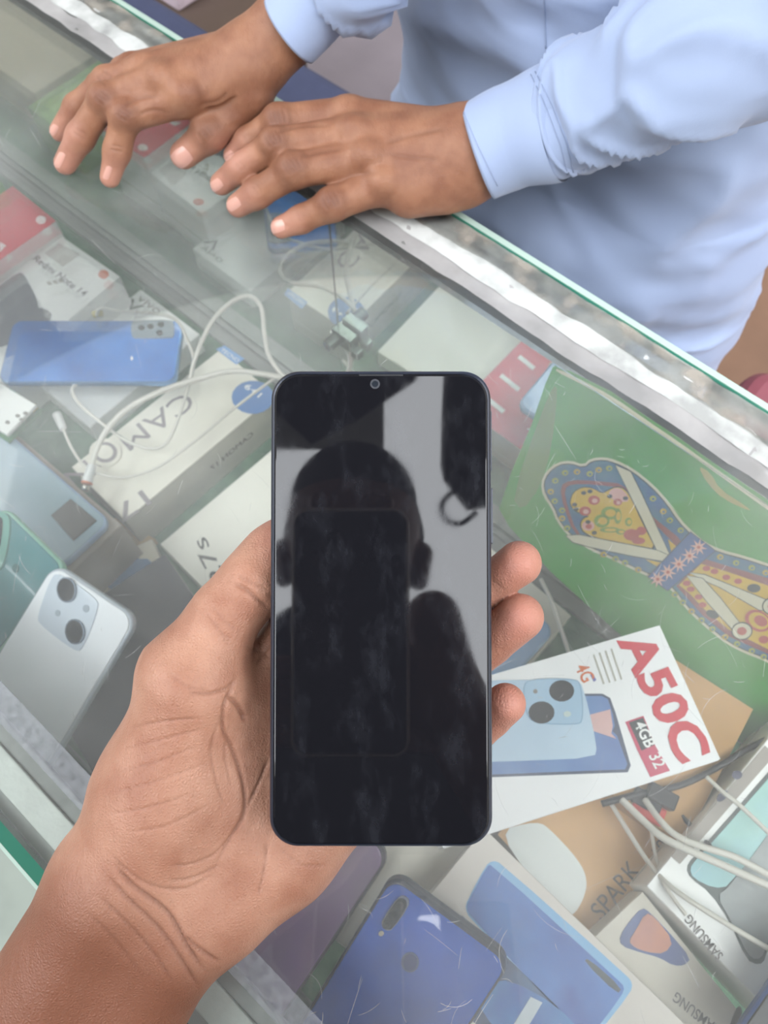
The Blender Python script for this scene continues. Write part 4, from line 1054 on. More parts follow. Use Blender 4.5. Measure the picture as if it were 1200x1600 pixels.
# orthonormal frame may face away from the lens: Frame turns z upwards, which here is towards the lens
held = thing('held_phone', 'black phone with a dark glossy screen held in the palm', 'phone', hp_fr.M)
HL, HW, HT = hp_fr.L, hp_fr.W, 0.0088
M_hframe = mat('phone_frame_navy', '#2b2f3a', 0.28, metal=0.3)
def screen_mat():
    m = bpy.data.materials.new('dark_screen'); m.use_nodes = True; nt = m.node_tree; b = nt.nodes['Principled BSDF']
    b.inputs['Base Color'].default_value = (0.006, 0.006, 0.008, 1); b.inputs['IOR'].default_value = 1.46
    tc = nt.nodes.new('ShaderNodeTexCoord'); mp = nt.nodes.new('ShaderNodeMapping'); mp.inputs['Scale'].default_value = (1, 0.45, 1)
    mp.inputs['Rotation'].default_value = (0, 0, 0.5)
    n = nt.nodes.new('ShaderNodeTexNoise'); n.inputs['Scale'].default_value = 75; n.inputs['Detail'].default_value = 6; n.inputs['Roughness'].default_value = 0.7
    rp = nt.nodes.new('ShaderNodeMapRange'); rp.inputs['From Min'].default_value = 0.42; rp.inputs['From Max'].default_value = 0.72
    rp.inputs['To Min'].default_value = 0.02; rp.inputs['To Max'].default_value = 0.075
    nt.links.new(tc.outputs['Object'], mp.inputs['Vector']); nt.links.new(mp.outputs['Vector'], n.inputs['Vector'])
    nt.links.new(n.outputs['Fac'], rp.inputs['Value']); nt.links.new(rp.outputs['Result'], b.inputs['Roughness'])
    # skin grease: a thin pale film where fingers rubbed
    c = nt.nodes.new('ShaderNodeMapRange'); c.inputs['From Min'].default_value = 0.5; c.inputs['From Max'].default_value = 0.8
    c.inputs['To Min'].default_value = 0.0; c.inputs['To Max'].default_value = 1.0
    mx = nt.nodes.new('ShaderNodeMix'); mx.data_type = 'RGBA'; mx.inputs['A'].default_value = (0.007, 0.007, 0.009, 1); mx.inputs['B'].default_value = (0.020, 0.021, 0.026, 1)
    nt.links.new(n.outputs['Fac'], c.inputs['Value']); nt.links.new(c.outputs['Result'], mx.inputs['Factor']); nt.links.new(mx.outputs['Result'], b.inputs['Base Color'])
    return m
M_screen = screen_mat()
obj('frame', prism_mesh('frame', rr_outline(0, 0, HL, HW, 0.0098, 10), -HT, -0.0004, 0.0022, 5), M_hframe, held)
scr = obj('screen', prism_mesh('screen', rr_outline(0.0014, 0.0014, HL - 0.0014, HW - 0.0014, 0.0088, 10), -0.0012, 0.0, 0.0008, 4), M_screen, held)
c_ = hp_fr.px(586, 600)
obj('front_camera', cyl_mesh('front_camera', 0.0017, 0.00002, 0.0001, 20, cx=c_.x, cy=c_.y), mat('camera_ring_grey', '#2c2e35', 0.3), scr)
obj('front_lens', cyl_mesh('front_lens', 0.0011, 0.0001, 0.00016, 16, cx=c_.x, cy=c_.y), M_lens, scr)
a_, b_ = hp_fr.px(770, 762), hp_fr.px(770, 850)
obj('power_button', box_mesh('power_button', HL - 0.0004, HL + 0.0007, b_.y, a_.y, -0.0058, -0.003, 0.0003), M_hframe, held)
a_, b_ = hp_fr.px(770, 640), hp_fr.px(770, 735)
obj('volume_button', box_mesh('volume_button', HL - 0.0004, HL + 0.0004, b_.y, a_.y, -0.0058, -0.003, 0.0002), M_hframe, held)
obj('charging_port', box_mesh('charging_port', HL * .44, HL * .56, -0.0002, 0.0004, -0.0056, -0.0034, 0.0001), M_black, held)
obj('earpiece', box_mesh('earpiece', HL * .40, HL * .60, HW - 0.0021, HW - 0.0016, 0.0, 0.00015), M_black, held)

# ---------------------------------------------------------------- the customer: holding hand, body, camera phone
P = []
# forearm and wrist
P += chain([(-60, 1800, 292, 118), (-8, 1710, 288, 112), (182, 1376, 281, 93)], pd, .012)
P += chain([(10, 1840, 294, 112), (82, 1768, 291, 105), (282, 1432, 284, 88)], pd, .012)
P += chain([(182, 1376, 281, 92), (248, 1318, 284, 98), (262, 1240, 283, 106), (306, 1080, 277, 86)], pd, .012)      # wrist, thenar
P += chain([(282, 1432, 284, 86), (345, 1398, 287, 78), (440, 1330, 291, 74), (500, 1262, 294, 80)], pd, .013)        # hypothenar
P += chain([(260, 1330, 292, 92), (380, 1250, 301, 96), (470, 1145, 303, 88)], pd, .016)                              # hollow of the palm
P += chain([(330, 1180, 294, 92), (405, 1090, 297, 74)], pd, .014)
# thumb
P += chain([(300, 1052, 276, 82), (352, 962, 278, 50), (399, 908, 280, 49), (432, 868, 285, 46), (470, 826, 289, 36)], pd, .007)
# first finger, behind the phone
P += chain([(400, 1095, 297, 62), (462, 1000, 296, 50), (540, 880, 291, 40), (590, 790, 288, 34)], pd, .007)
# middle, ring and little finger, tips curling round the right edge
P += chain([(470, 1130, 303, 56), (600, 1035, 297, 40), (690, 966, 287, 34), (764, 914, 283, 31), (811, 880, 277, 35)], pd, .0012)
P += chain([(490, 1190, 303, 54), (610, 1130, 297, 40), (690, 1066, 287, 36), (766, 1004, 283, 35), (813, 964, 277, 36.5)], pd, .0012)
P += chain([(505, 1262, 301, 50), (620, 1240, 296, 36), (700, 1184, 287, 32), (768, 1121, 282, 30), (790, 1099, 277, 31.5)], pd, .0012)
Vh, Qh = sdf_build(P, 0.00075)
CR = [
 ([(372, 1052), (360, 1080), (350, 1105), (349, 1140), (364, 1172), (380, 1225), (381, 1272), (358, 1312), (331, 1364)], 3.2, .0011),
 ([(421, 1182), (405, 1222), (381, 1272)], 2.6, .0008),
 ([(352, 1086), (370, 1100), (384, 1128)], 4.0, .0014),
 ([(292, 1082), (320, 1084), (352, 1076), (372, 1060)], 3.0, .0008),
 ([(262, 1050), (290, 1072), (330, 1080)], 2.6, .0005),
 ([(365, 912), (385, 922), (405, 938), (420, 950)], 3.4, .0010),
 ([(372, 900), (396, 912), (420, 922)], 2.6, .0006),
 ([(330, 945), (348, 968), (372, 984)], 2.4, .0004),
 ([(322, 958), (342, 984), (364, 1002)], 2.4, .0005),
 ([(195, 1140), (250, 1128), (318, 1122)], 2.2, .0005), ([(185, 1172), (250, 1156), (320, 1138)], 2.2, .0004),
 ([(182, 1205), (240, 1192), (310, 1165)], 2.2, .00045), ([(172, 1240), (240, 1222), (330, 1190)], 2.2, .0004),
 ([(165, 1272), (230, 1262), (300, 1240)], 2.2, .00045), ([(200, 1300), (260, 1290), (330, 1256)], 2.2, .0004),
 ([(345, 1120), (330, 1170), (338, 1220), (352, 1262)], 2.2, .0005), ([(358, 1130), (352, 1180), (362, 1230)], 2.0, .0004),
 ([(165, 1328), (200, 1362), (240, 1385), (290, 1388), (340, 1362)], 2.6, .0006),
 ([(175, 1345), (205, 1382), (262, 1425), (292, 1476), (322, 1522)], 3.6, .0013),
 ([(160, 1362), (200, 1405), (250, 1452), (290, 1510), (310, 1545)], 3.4, .0010),
 ([(150, 1395), (195, 1440), (240, 1490), (275, 1545)], 2.8, .0007), ([(130, 1420), (180, 1470), (225, 1530)], 2.6, .0005),
 ([(288, 1462), (310, 1482), (345, 1505)], 3.0, .0010),
 ([(352, 1348), (300, 1372), (262, 1376)], 2.4, .0006), ([(418, 1310), (412, 1360), (402, 1402)], 2.4, .0006),
 ([(375, 1285), (340, 1330), (300, 1350), (262, 1352)], 2.2, .0005), ([(432, 1320), (470, 1350), (520, 1352)], 2.2, .0004),
 ([(400, 1040), (412, 1020), (424, 1005)], 3.0, .0008), ([(385, 1012), (402, 1016), (424, 1030)], 2.6, .0006),
 ([(767, 905), (790, 925)], 2.0, .0003),
]
CR = [(p, w * 0.85, d * 1.05) for p, w, d in CR]
Vh, Lh = crease(Vh, Qh, CR)
# head and neck of the customer (seen only as a silhouette in the screen)
HC = Vector((-0.035, -0.150, 1.685))
def V3(x, y, z): return Vector((x, y, z))
hd = []
def cap(a, ra, b, rb, k=.02): hd.append((a, ra, b, rb, k))
def head(C, fwd, s=1.0):
    """skull, jaw, nose, ears, neck; looking along fwd"""
    f = fwd.normalized(); u = Vector((0, 0, 1)); u = (u - f * u.dot(f)).normalized(); r = f.cross(u)
    L = []
    q = lambda a, b, c: C + f * (a * s) + r * (b * s) + u * (c * s)
    L.append((q(-.025, 0, .035), .078 * s, q(.02, 0, .03), .072 * s, .02))
    L.append((q(.025, 0, -.03), .056 * s, q(.045, 0, -.075), .030 * s, .03))
    L.append((q(.085, 0, -.005), .009 * s, q(.102, 0, -.035), .013 * s, .012))
    for e in (-1, 1):
        L.append((q(.088, e * .03, .022), .010 * s, q(.088, e * .034, .022), .010 * s, .006))
        L.append((q(-.01, e * .076, .01), .014 * s, q(-.005, e * .074, -.025), .010 * s, .006))
        L.append((q(.065, e * .035, -.03), .02 * s, q(.06, e * .03, -.04), .02 * s, .02))
    L.append((q(.088, -.018, -.062), .007 * s, q(.088, .018, -.062), .007 * s, .008))
    L.append((q(-.02, 0, -.06), .052 * s, q(-.05, 0, -.17), .060 * s, .03))
    return L
fwdc = Vector((0.02, 0.75, -0.65))
Vc, Qc = sdf_build(head(HC, fwdc), 0.004)
# the other hand, wrapped round the camera phone from its left and right edges
rgt = Vector((1, 0, 0)); upv = Vector((0, SP, CP)); fw = Vector((0, CP, -SP))
def CC(x, y, d): return CAM + rgt * x + upv * y + fw * d
hr = [(CC(.10, -.24, -.10), .030, CC(.075, -.16, -.045), .028, .02), (CC(.075, -.16, -.045), .030, CC(.035, -.11, -.030), .026, .02),
      (CC(.05, -.12, -.03), .022, CC(.035, -.06, -.028), .020, .015)]
for i, yy in enumerate((-.098, -.114, -.130, -.145)):
    hr.append((CC(.030, yy, -.028), .010, CC(-.040, yy + .004, -.026), .009, .004)); hr.append((CC(-.040, yy + .004, -.026), .009, CC(-.075, yy + .006, -.012), .0075, .003))
hr.append((CC(.045, -.12, -.03), .014, CC(.036, -.10, -.014), .010, .006)); hr.append((CC(.036, -.10, -.014), .010, CC(.014, -.085, -.022), .008, .004))
hr.append((CC(.10, -.24, -.10), .032, Vector((.24, -.32, 1.12)), .042, .02))
Vr, Qr = sdf_build(hr, 0.0025)
cust = thing('person', 'customer with one hand under the black phone, dark clothes', 'person', Matrix.Translation((0, 0, 0)))
Vall, Qall = join_np([(Vh, Qh), (Vc, Qc), (Vr, Qr)])
xh, yh, dh = np_pix(Vh)
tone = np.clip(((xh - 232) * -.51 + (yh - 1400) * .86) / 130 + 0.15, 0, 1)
fl = near_px(Vh, [(811, 880), (813, 964), (792, 1099), (470, 830)], 75) * 0.9
zc = np.ones(len(Vc) + len(Vr)); NB = len(Vall)
Vall, Qall = bridge(Vall, Qall, Pd(-30, 1830, .293), V3(-.03, -.24, 1.50), [Pd(-40, 1860, .293), (-.255, -.20, 1.09), (-.245, -.29, 1.22), (-.18, -.31, 1.38), (-.05, -.28, 1.42)], [.02, .036, .042, .045, .05])
Vall, Qall = bridge(Vall, Qall, V3(.27, -.34, 1.10), V3(.01, -.235, 1.53), [(.262, -.335, 1.13), (.20, -.33, 1.25), (.14, -.31, 1.38), (.02, -.27, 1.43)], [.02, .042, .045, .04])
pad_ = np.zeros(len(Vall) - NB)
me_c = np_mesh('body', Vall, Qall)
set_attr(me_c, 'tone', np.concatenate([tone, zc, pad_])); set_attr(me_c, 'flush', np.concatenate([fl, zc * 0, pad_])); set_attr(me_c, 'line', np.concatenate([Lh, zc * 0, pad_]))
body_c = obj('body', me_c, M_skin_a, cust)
M_cloth_d = mat('dark_jacket', '#1f222b', 0.85, noise=0.2, nscale=30)
# hair cap
f_ = fwdc.normalized(); uu = (Vector((0, 0, 1)) - f_ * f_.z).normalized(); rr_v = f_.cross(uu)
hq = lambda a, b, c: HC + f_ * a + rr_v * b + uu * c
Vx, Qx = sdf_build([(hq(-.035, 0, .045), .082, hq(.02, 0, .055), .070, .02), (hq(-.055, 0, .0), .068, hq(-.05, 0, -.05), .055, .02)], 0.004)
obj('hair', np_mesh('hair', Vx, Qx), mat('black_hair', '#17151a', 0.7), cust)
def loft(name, rings, m, parent, nseg=64, disp=None, cap_ends=True):
    """rings: (centre, axis a, axis b) ; closed around"""
    V = []; Fc = []
    for i, (c, a, b) in enumerate(rings):
        for k in range(nseg):
            t = 2 * math.pi * k / nseg
            p = c + a * math.cos(t) + b * math.sin(t)
            if disp: p = disp(p, (p - c), i / (len(rings) - 1), t)
            V.append(p)
    n = len(rings)
    for i in range(n - 1):
        for k in range(nseg):
            k2 = (k + 1) % nseg
            Fc.append((i * nseg + k, i * nseg + k2, (i + 1) * nseg + k2, (i + 1) * nseg + k))
    if cap_ends:
        Fc.append(tuple(range(nseg - 1, -1, -1))); Fc.append(tuple(range((n - 1) * nseg, n * nseg)))
    me = mesh_from(name, V, Fc, True)
    bm = bmesh.new(); bm.from_mesh(me); bmesh.ops.recalc_face_normals(bm, faces=bm.faces); bm.to_mesh(me); bm.free()
    return obj(name, me, m, parent)
def lerp_rings(keys, n):
    out = []
    for i in range(n):
        t = i / (n - 1) * (len(keys) - 1); j = min(int(t), len(keys) - 2); s = t - j; s = s * s * (3 - 2 * s)
        A, B = keys[j], keys[j + 1]
        out.append(tuple(A[q].lerp(B[q], s) for q in range(3)))
    return out
X, Y = Vector((1, 0, 0)), Vector((0, 1, 0))
def wr(p, d, t, th):
    w = 0.006 * mnoise.noise(p * 14) + 0.003 * mnoise.noise(p * 40)
    return p + d.normalized() * w
loft('jacket', lerp_rings([(V3(-.03, -.45, .55), X * .19, Y * .11), (V3(-.03, -.45, .80), X * .18, Y * .115), (V3(-.03, -.38, 1.10), X * .19, Y * .12), (V3(-.03, -.32, 1.32), X * .205, Y * .11), (V3(-.03, -.29, 1.44), X * .20, Y * .09), (V3(-.03, -.26, 1.505), X * .155, Y * .085), (V3(-.035, -.23, 1.56), X * .115, Y * .085), (V3(-.035, -.22, 1.585), X * .09, Y * .08)], 60), M_cloth_d, cust, disp=wr)
def sleeve(name, pts, m, parent, disp=None, n=40, seg=40, flat=0.92, closed=False):
    """tube of cloth along centre points with radii; open at both ends, turned in at the first"""
    P = [Vector(p) for p, r in pts]; R = [r for p, r in pts]
    S = []; RR = []
    QQ = [2 * P[0] - P[1]] + P + [2 * P[-1] - P[-2]]
    for i in range(1, len(QQ) - 2):
        for k in range(n // (len(P) - 1)):
            t = k / (n // (len(P) - 1)); a, b, c, d = QQ[i - 1:i + 3]
            S.append(0.5 * (2 * b + (c - a) * t + (2 * a - 5 * b + 4 * c - d) * t * t + (3 * b - a - 3 * c + d) * t ** 3))
            RR.append(R[i - 1] + (R[i] - R[i - 1]) * (t * t * (3 - 2 * t)))
    S.append(P[-1]); RR.append(R[-1])
    rings = []
    t0 = (S[1] - S[0]).normalized()
    ref = Vector((0, 0, 1))
    for i, p in enumerate(S):
        t = (S[min(i + 1, len(S) - 1)] - S[max(0, i - 1)]).normalized()
        a = t.cross(ref).normalized(); b = a.cross(t).normalized()
        rings.append((p, a * RR[i], b * (RR[i] * flat)))
    # inner lining so the opening shows depth
    c0, a0, b0 = rings[0]
    inner = [(c0 + t0 * 0.05, a0 * .90, b0 * .90), (c0 + t0 * 0.002, a0 * .965, b0 * .965)]
    return loft(name, inner + rings, m, parent, nseg=seg, disp=disp, cap_ends=False)
sleeve('sleeve', [(Pd(-36, 1800, .291), .046), (V3(-.27, -.22, 1.10), .056), (V3(-.245, -.31, 1.24), .064), (V3(-.19, -.31, 1.40), .070)], M_cloth_d, cust, disp=wr)
sleeve('sleeve', [(CC(.12, -.27, -.12), .043), (V3(.24, -.32, 1.13), .056), (V3(.20, -.33, 1.25), .064), (V3(.14, -.31, 1.40), .070)], M_cloth_d, cust, disp=wr)
for sx in (-1, 1):
    loft('trouser_leg', lerp_rings([(V3(-.03 + sx * .10, -.46, .02), X * .065, Y * .08), (V3(-.03 + sx * .09, -.46, .30), X * .075, Y * .085), (V3(-.03 + sx * .085, -.455, .58), X * .095, Y * .105)], 24), mat('dark_trousers', '#24262c', 0.85), cust, nseg=32, disp=wr)
    rr(cust, 'shoe', -.03 + sx * .10 - .045, -.54, -.03 + sx * .10 + .045, -.29, .04, 0.0, 0.055, mat('dark_shoe', '#1a1a1c', 0.5), 0.018)
# camera phone in the other hand
cpM = Matrix(((1, 0, 0, 0), (0, SP, -CP, 0), (0, CP, SP, 0), (0, 0, 0, 1)))      # x right, y up in the picture, z back towards the customer
cpM = Matrix.Translation(CAM - fw * 0.0035) @ cpM
cp = thing('camera_phone', 'phone in a clear cornered case mirrored in the dark screen', 'phone', cpM)
obj('body', prism_mesh('body', rr_outline(-.062, -.150, .016, .016, .010, 8), 0.0, 0.0085, 0.002, 4), mat('camera_phone_back', '#16181c', 0.25), cp)
obj('case', prism_mesh('case', rr_outline(-.0635, -.1515, .0175, .0175, .0115, 8), 0.0006, 0.0095, 0.002, 4), mat('case_edge', '#d8c8b8', 0.3, spec=0.8), cp)
obj('camera_island', prism_mesh('camera_island', rr_outline(-.012, -.045, .012, .012, .006), -0.0012, 0.0002, 0.0004), M_lens, cp)

# ---------------------------------------------------------------- the seller behind the counter
def gh(px, py, mm):  return G(px, py, 1.4 - ZG - mm / 1000)     # height above the glass in mm
A = []
# left hand (palm down, fingers to the left)
for mcp, wr0 in (((545, 182, 40, 29), (702, 222, 38, 46)), ((553, 212, 42, 31), (704, 238, 40, 50)), ((570, 248, 38, 31), (704, 258, 36, 50)), ((594, 288, 29, 31), (696, 280, 30, 46))):
    A += chain([wr0, mcp], gh, .007)
A += chain([(640, 306, 22, 33), (720, 280, 28, 42)], gh, .010)
A += chain([(704, 240, 36, 56), (736, 238, 38, 64), (790, 217, 46, 54), (915, 168, 72, 46)], gh, .012)
A += chain([(545, 182, 40, 28), (436, 189, 40, 24), (388, 220, 26, 20), (364, 242, 15, 15)], gh, .0045)
A += chain([(553, 212, 42, 30), (430, 226, 42, 24), (376, 263, 26, 21), (346, 287, 12, 17.5)], gh, .0045)
A += chain([(570, 248, 38, 30), (460, 267, 38, 25), (402, 302, 22, 22), (372, 321, 11, 18)], gh, .0045)
A += chain([(594, 288, 29, 30), (519, 320, 25, 24), (470, 343, 15, 20), (440, 355, 9.5, 17)], gh, .0045)
for kx, ky, kz, kr in ((436, 187, 44, 19), (429, 222, 47, 19), (458, 262, 43, 20), (519, 317, 29, 19), (545, 174, 47, 20), (556, 205, 50, 20), (574, 243, 46, 20), (598, 284, 37, 19)):
    A += chain([(kx - 4, ky, kz, kr), (kx + 4, ky, kz, kr)], gh, .006)        # knuckles
A += chain([(690, 225, 24, 36), (610, 205, 18, 26), (545, 205, 14, 22), (500, 215, 12, 18)], gh, .008)      # thumb tucked under
V1, Q1 = sdf_build(A, 0.0011)
KR = []
def knuckle(x, y, ang, w, n=3, sp=7, dp=.0006):
    c, s = math.cos(ang), math.sin(ang)
    for i in range(n):
        o = (i - (n - 1) / 2) * sp
        KR.append(([(x + c * o - s * (-w), y + s * o + c * (-w)), (x + c * (o * 1.25), y + s * (o * 1.25)), (x + c * o - s * w, y + s * o + c * w)], 2.0, dp))
for x, y, a in ((434, 184, -.25), (427, 217, -.45), (456, 258, -.5), (517, 314, -.45)): knuckle(x, y, a, 13, 4, 6)
for x, y, a in ((388, 217, -.6), (376, 259, -.65), (402, 297, -.6), (470, 338, -.35)): knuckle(x, y, a, 10, 2, 5, .0004)
KR += [([(520, 196), (470, 197), (430, 208)], 3, .0007), ([(540, 232), (500, 238), (470, 245)], 3, .0008), ([(590, 268), (550, 275), (520, 290)], 3, .0006),
       ([(700, 200), (640, 212), (600, 225)], 4, .0007), ([(690, 250), (640, 246), (605, 240)], 4, .0006), ([(735, 190), (745, 230), (760, 290)], 3, .0006)]
V1, L1 = crease(V1, Q1, KR)
# right hand (upper left in the picture), palm down on its fingertips
B = []
for mcp, wr0 in (((286, 150, 50, 31), (385, 112, 54, 42)), ((252, 128, 55, 29), (385, 98, 58, 42)), ((226, 114, 52, 27), (380, 88, 58, 38)), ((204, 108, 44, 22), (372, 82, 52, 34))):
    B += chain([wr0, mcp], gh, .007)
B += chain([(385, 100, 55, 46), (404, 86, 58, 47), (450, 42, 72, 48), (540, -50, 105, 56)], gh, .012)
B += chain([(286, 150, 50, 30), (196, 183, 42, 23), (183, 236, 24, 20), (172, 277, 9.5, 15.5)], gh, .0045)
B += chain([(252, 128, 55, 29), (163, 157, 46, 23), (126, 213, 26, 21), (102, 255, 10, 17)], gh, .0045)
B += chain([(226, 114, 52, 27), (166, 126, 46, 20), (120, 168, 28, 19), (94, 205, 11, 15.5)], gh, .0045)
B += chain([(204, 108, 44, 22), (190, 106, 42, 14), (150, 130, 22, 13), (128, 160, 10, 12)], gh, .004)
B += chain([(392, 120, 48, 40), (392, 152, 40, 31), (327, 210, 26, 25), (287, 242, 14, 21)], gh, .006)
for kx, ky, kz, kr in ((195, 178, 47, 18), (162, 152, 51, 18), (290, 145, 57, 20), (256, 122, 62, 18), (392, 147, 46, 22), (326, 205, 31, 20)):
    B += chain([(kx - 4, ky, kz, kr), (kx + 4, ky, kz, kr)], gh, .006)
V2, Q2 = sdf_build(B, 0.0011)
KR = []
for x, y, a in ((194, 178, 2.2), (160, 153, 2.3), (164, 122, 2.3)): knuckle(x, y, a, 12, 3, 6)
for x, y, a in ((183, 232, 1.8), (126, 209, 2.1), (325, 207, 2.5), (318, 214, 2.5)): knuckle(x, y, a, 12, 2, 6, .0005)
KR += [([(318, 172), (345, 168), (372, 150)], 4, .0013), ([(310, 165), (340, 158), (360, 142)], 3, .0007), ([(268, 178), (240, 172), (215, 180)], 3, .0006), ([(250, 150), (215, 155), (190, 170)], 3, .0007)]
V2, L2 = crease(V2, Q2, KR)
# head and neck, beyond the top of the frame
SC0 = W(.262, .53, 0)
HS = Vector((SC0.x, SC0.y, 1.66)) - D2 * 0.04
V4, Q4 = sdf_build(head(HS, -D2 * 1.0 + Vector((0, 0, -0.55))), 0.004)
sell = thing('person', 'seller in a pale blue shirt resting both hands on the glass', 'person')
Vs, Qs = join_np([(V1, Q1), (V2, Q2), (V4, Q4)])
NB = len(Vs)
Vs, Qs = bridge(Vs, Qs, gh(915, 168, 72), HS + Vector((0, 0, -.2)) + D2 * .06, [gh(935, 160, 82), gh(1275, -8, 148), W(.03, .50, 1.27), W(.10, .535, 1.38), W(.22, .54, 1.42)], [.02, .036, .042, .045, .05])
Vs, Qs = bridge(Vs, Qs, gh(560, -70, 112), HS + Vector((0, 0, -.17)) + D2 * .02, [gh(575, -90, 120), W(.50, .42, 1.17), W(.475, .51, 1.27), W(.42, .535, 1.38), W(.30, .54, 1.42)], [.02, .036, .042, .045, .05])
me_s = np_mesh('body', Vs, Qs)
fl = near_px(Vs, [(340, 290), (366, 322), (434, 356), (360, 244), (280, 248), (171, 282), (98, 262), (88, 210)], 42) * 0.8
kn = near_px(Vs, [(432, 184), (427, 218), (456, 258), (517, 314), (194, 178), (161, 152), (325, 206)], 26) * 0.8
Ls = np.zeros(len(Vs)); Ls[:len(L1)] = L1; Ls[len(L1):len(L1) + len(L2)] = L2
set_attr(me_s, 'tone', kn); set_attr(me_s, 'flush', fl); set_attr(me_s, 'line', Ls)
body_s = obj('body', me_s, M_skin_b, sell)
nails(sell, me_s, [(338, 289, -.65, 10, 8.5), (365, 319, -.6, 11, 9), (433, 354, -.3, 12, 9.5), (357, 243, -.75, 9, 5.5),
                   (284, 246, 2.45, 14, 15), (168, 270, 1.9, 11, 5), (84, 203, 2.1, 9, 6), (93, 250, 2.0, 13, 6)])
# hair
ff = (-D2 * 1.0 + Vector((0, 0, -0.55))).normalized(); uf = (Vector((0, 0, 1)) - ff * ff.z).normalized()
hs = lambda a, c: HS + ff * a + uf * c
Vx, Qx = sdf_build([(hs(-.035, .045), .082, hs(.02, .055), .070, .02), (hs(-.055, .0), .068, hs(-.05, -.05), .055, .02)], 0.004)
obj('hair', np_mesh('hair', Vx, Qx), MATS['black_hair'], sell)
# clothes
def cloth_mat(name, c, c2):
    m = mat(name, c, 0.85, color2=c2, nscale=5, sheen=0.2)
    nt = m.node_tree; b = nt.nodes['Principled BSDF']; tc = nt.nodes['Texture Coordinate']
    w1 = nt.nodes.new('ShaderNodeTexNoise'); w1.inputs['Scale'].default_value = 900
    nt.links.new(tc.outputs['Object'], w1.inputs['Vector'])
    bp = nt.nodes.new('ShaderNodeBump'); bp.inputs['Strength'].default_value = 0.15; bp.inputs['Distance'].default_value = 0.0005
    nt.links.new(w1.outputs['Fac'], bp.inputs['Height']); nt.links.new(bp.outputs['Normal'], b.inputs['Normal'])
    return m
M_shirt = cloth_mat('pale_blue_cotton', '#94a2be', '#8b99b8')
def tri(x):
    return 1 - abs((x % 2) - 1) * 1.0
def ridged(v, pw=2.5):
    return (1 - abs(mnoise.noise(v))) ** pw
def fold(p, d, t, th):
    n = d.normalized()
    # long soft folds that fall and pull towards the hip, with smaller creases
    q = Vector((p.dot(D1), p.dot(D2), p.z))
    a = mnoise.noise(Vector((q.x * 7 + q.z * 5, q.y * 7, q.z * 9 - q.x * 6)))
    r1 = ridged(Vector((q.x * 5 - 3, q.y * 5, q.z * 15 + q.x * 6)), 3)
    r2 = ridged(Vector((q.x * 9 + q.z * 9, q.y * 8, q.z * 34 - q.x * 14)), 3)
    r3 = ridged(Vector((q.x * 20 - q.z * 20, q.y * 18, q.z * 60 + q.x * 22)), 2)
    low = min(1, max(0.35, (1.02 - q.z) * 5))
    return p + n * (0.016 * a + 0.013 * r1 + low * (0.008 * r2 + 0.003 * r3) - 0.014)
def ring(u, v, z, a, b): return (W(u, v, z), D1 * a, D2 * b)
loft('shirt', lerp_rings([ring(.250, .560, .30, .235, .15), ring(.250, .560, .60, .22, .145), ring(.247, .555, .82, .200, .128), ring(.252, .553, .95, .182, .122),
      ring(.256, .548, 1.08, .180, .120), ring(.260, .545, 1.22, .195, .118), ring(.262, .545, 1.36, .20, .11), ring(.262, .55, 1.46, .13, .08), ring(.262, .55, 1.50, .07, .065)], 170), M_shirt, sell, nseg=200, disp=fold)
# front placket and a button
for zz in (1.02, 1.10, 1.18):
    pass
def arm_fold(p, d, t, th):
    n = d.normalized()
    c, s_ = math.cos(th), math.sin(th)
    a = mnoise.noise(p * 12 + Vector((3, 0, 0)))
    r1 = ridged(Vector((c * 1.1 + t * 7, s_ * 1.1 + t * 5, t * 3)), 4)
    r2 = ridged(Vector((c * 1.6 - t * 16, s_ * 1.6 + 5, t * 9)), 4)
    r3 = ridged(p * 38, 2)
    g = min(1, max(0, (t - 0.04) * 8))
    return p + n * (g * (0.007 * a + 0.008 * r1 + 0.0010 * r2 - 0.004))
def cuff_fold(p, d, t, th):
    return p + d.normalized() * (0.0015 * mnoise.noise(p * 25))
def gr(px, py, mm, rpx):
    p = gh(px, py, mm); return (p, rpx * pix(p)[2] / F)
# left arm: cuff then sleeve
sleeve('cuff', [gr(748, 238, 42, 74), gr(800, 214, 52, 80), gr(868, 192, 66, 92)], M_shirt, sell, disp=cuff_fold, n=24, seg=56)
el = gh(1275, -8, 148)
sleeve('sleeve', [gr(862, 194, 65, 88), gr(905, 176, 76, 98), gr(1000, 136, 100, 112), gr(1115, 78, 128, 126), (el, .052), (W(.03, .50, 1.27), .066), (W(.085, .545, 1.41), .078)], M_shirt, sell, disp=arm_fold, n=84, seg=72)
# right arm
sleeve('cuff', [gr(452, 46, 74, 60), gr(485, 12, 86, 60), gr(520, -26, 100, 62)], M_shirt, sell, disp=cuff_fold, n=24, seg=56)
sleeve('sleeve', [gr(516, -22, 99, 60), gr(560, -70, 118, 72), (W(.50, .42, 1.17), .062), (W(.475, .51, 1.27), .070), (W(.44, .535, 1.41), .078)], M_shirt, sell, disp=arm_fold, n=60, seg=64)
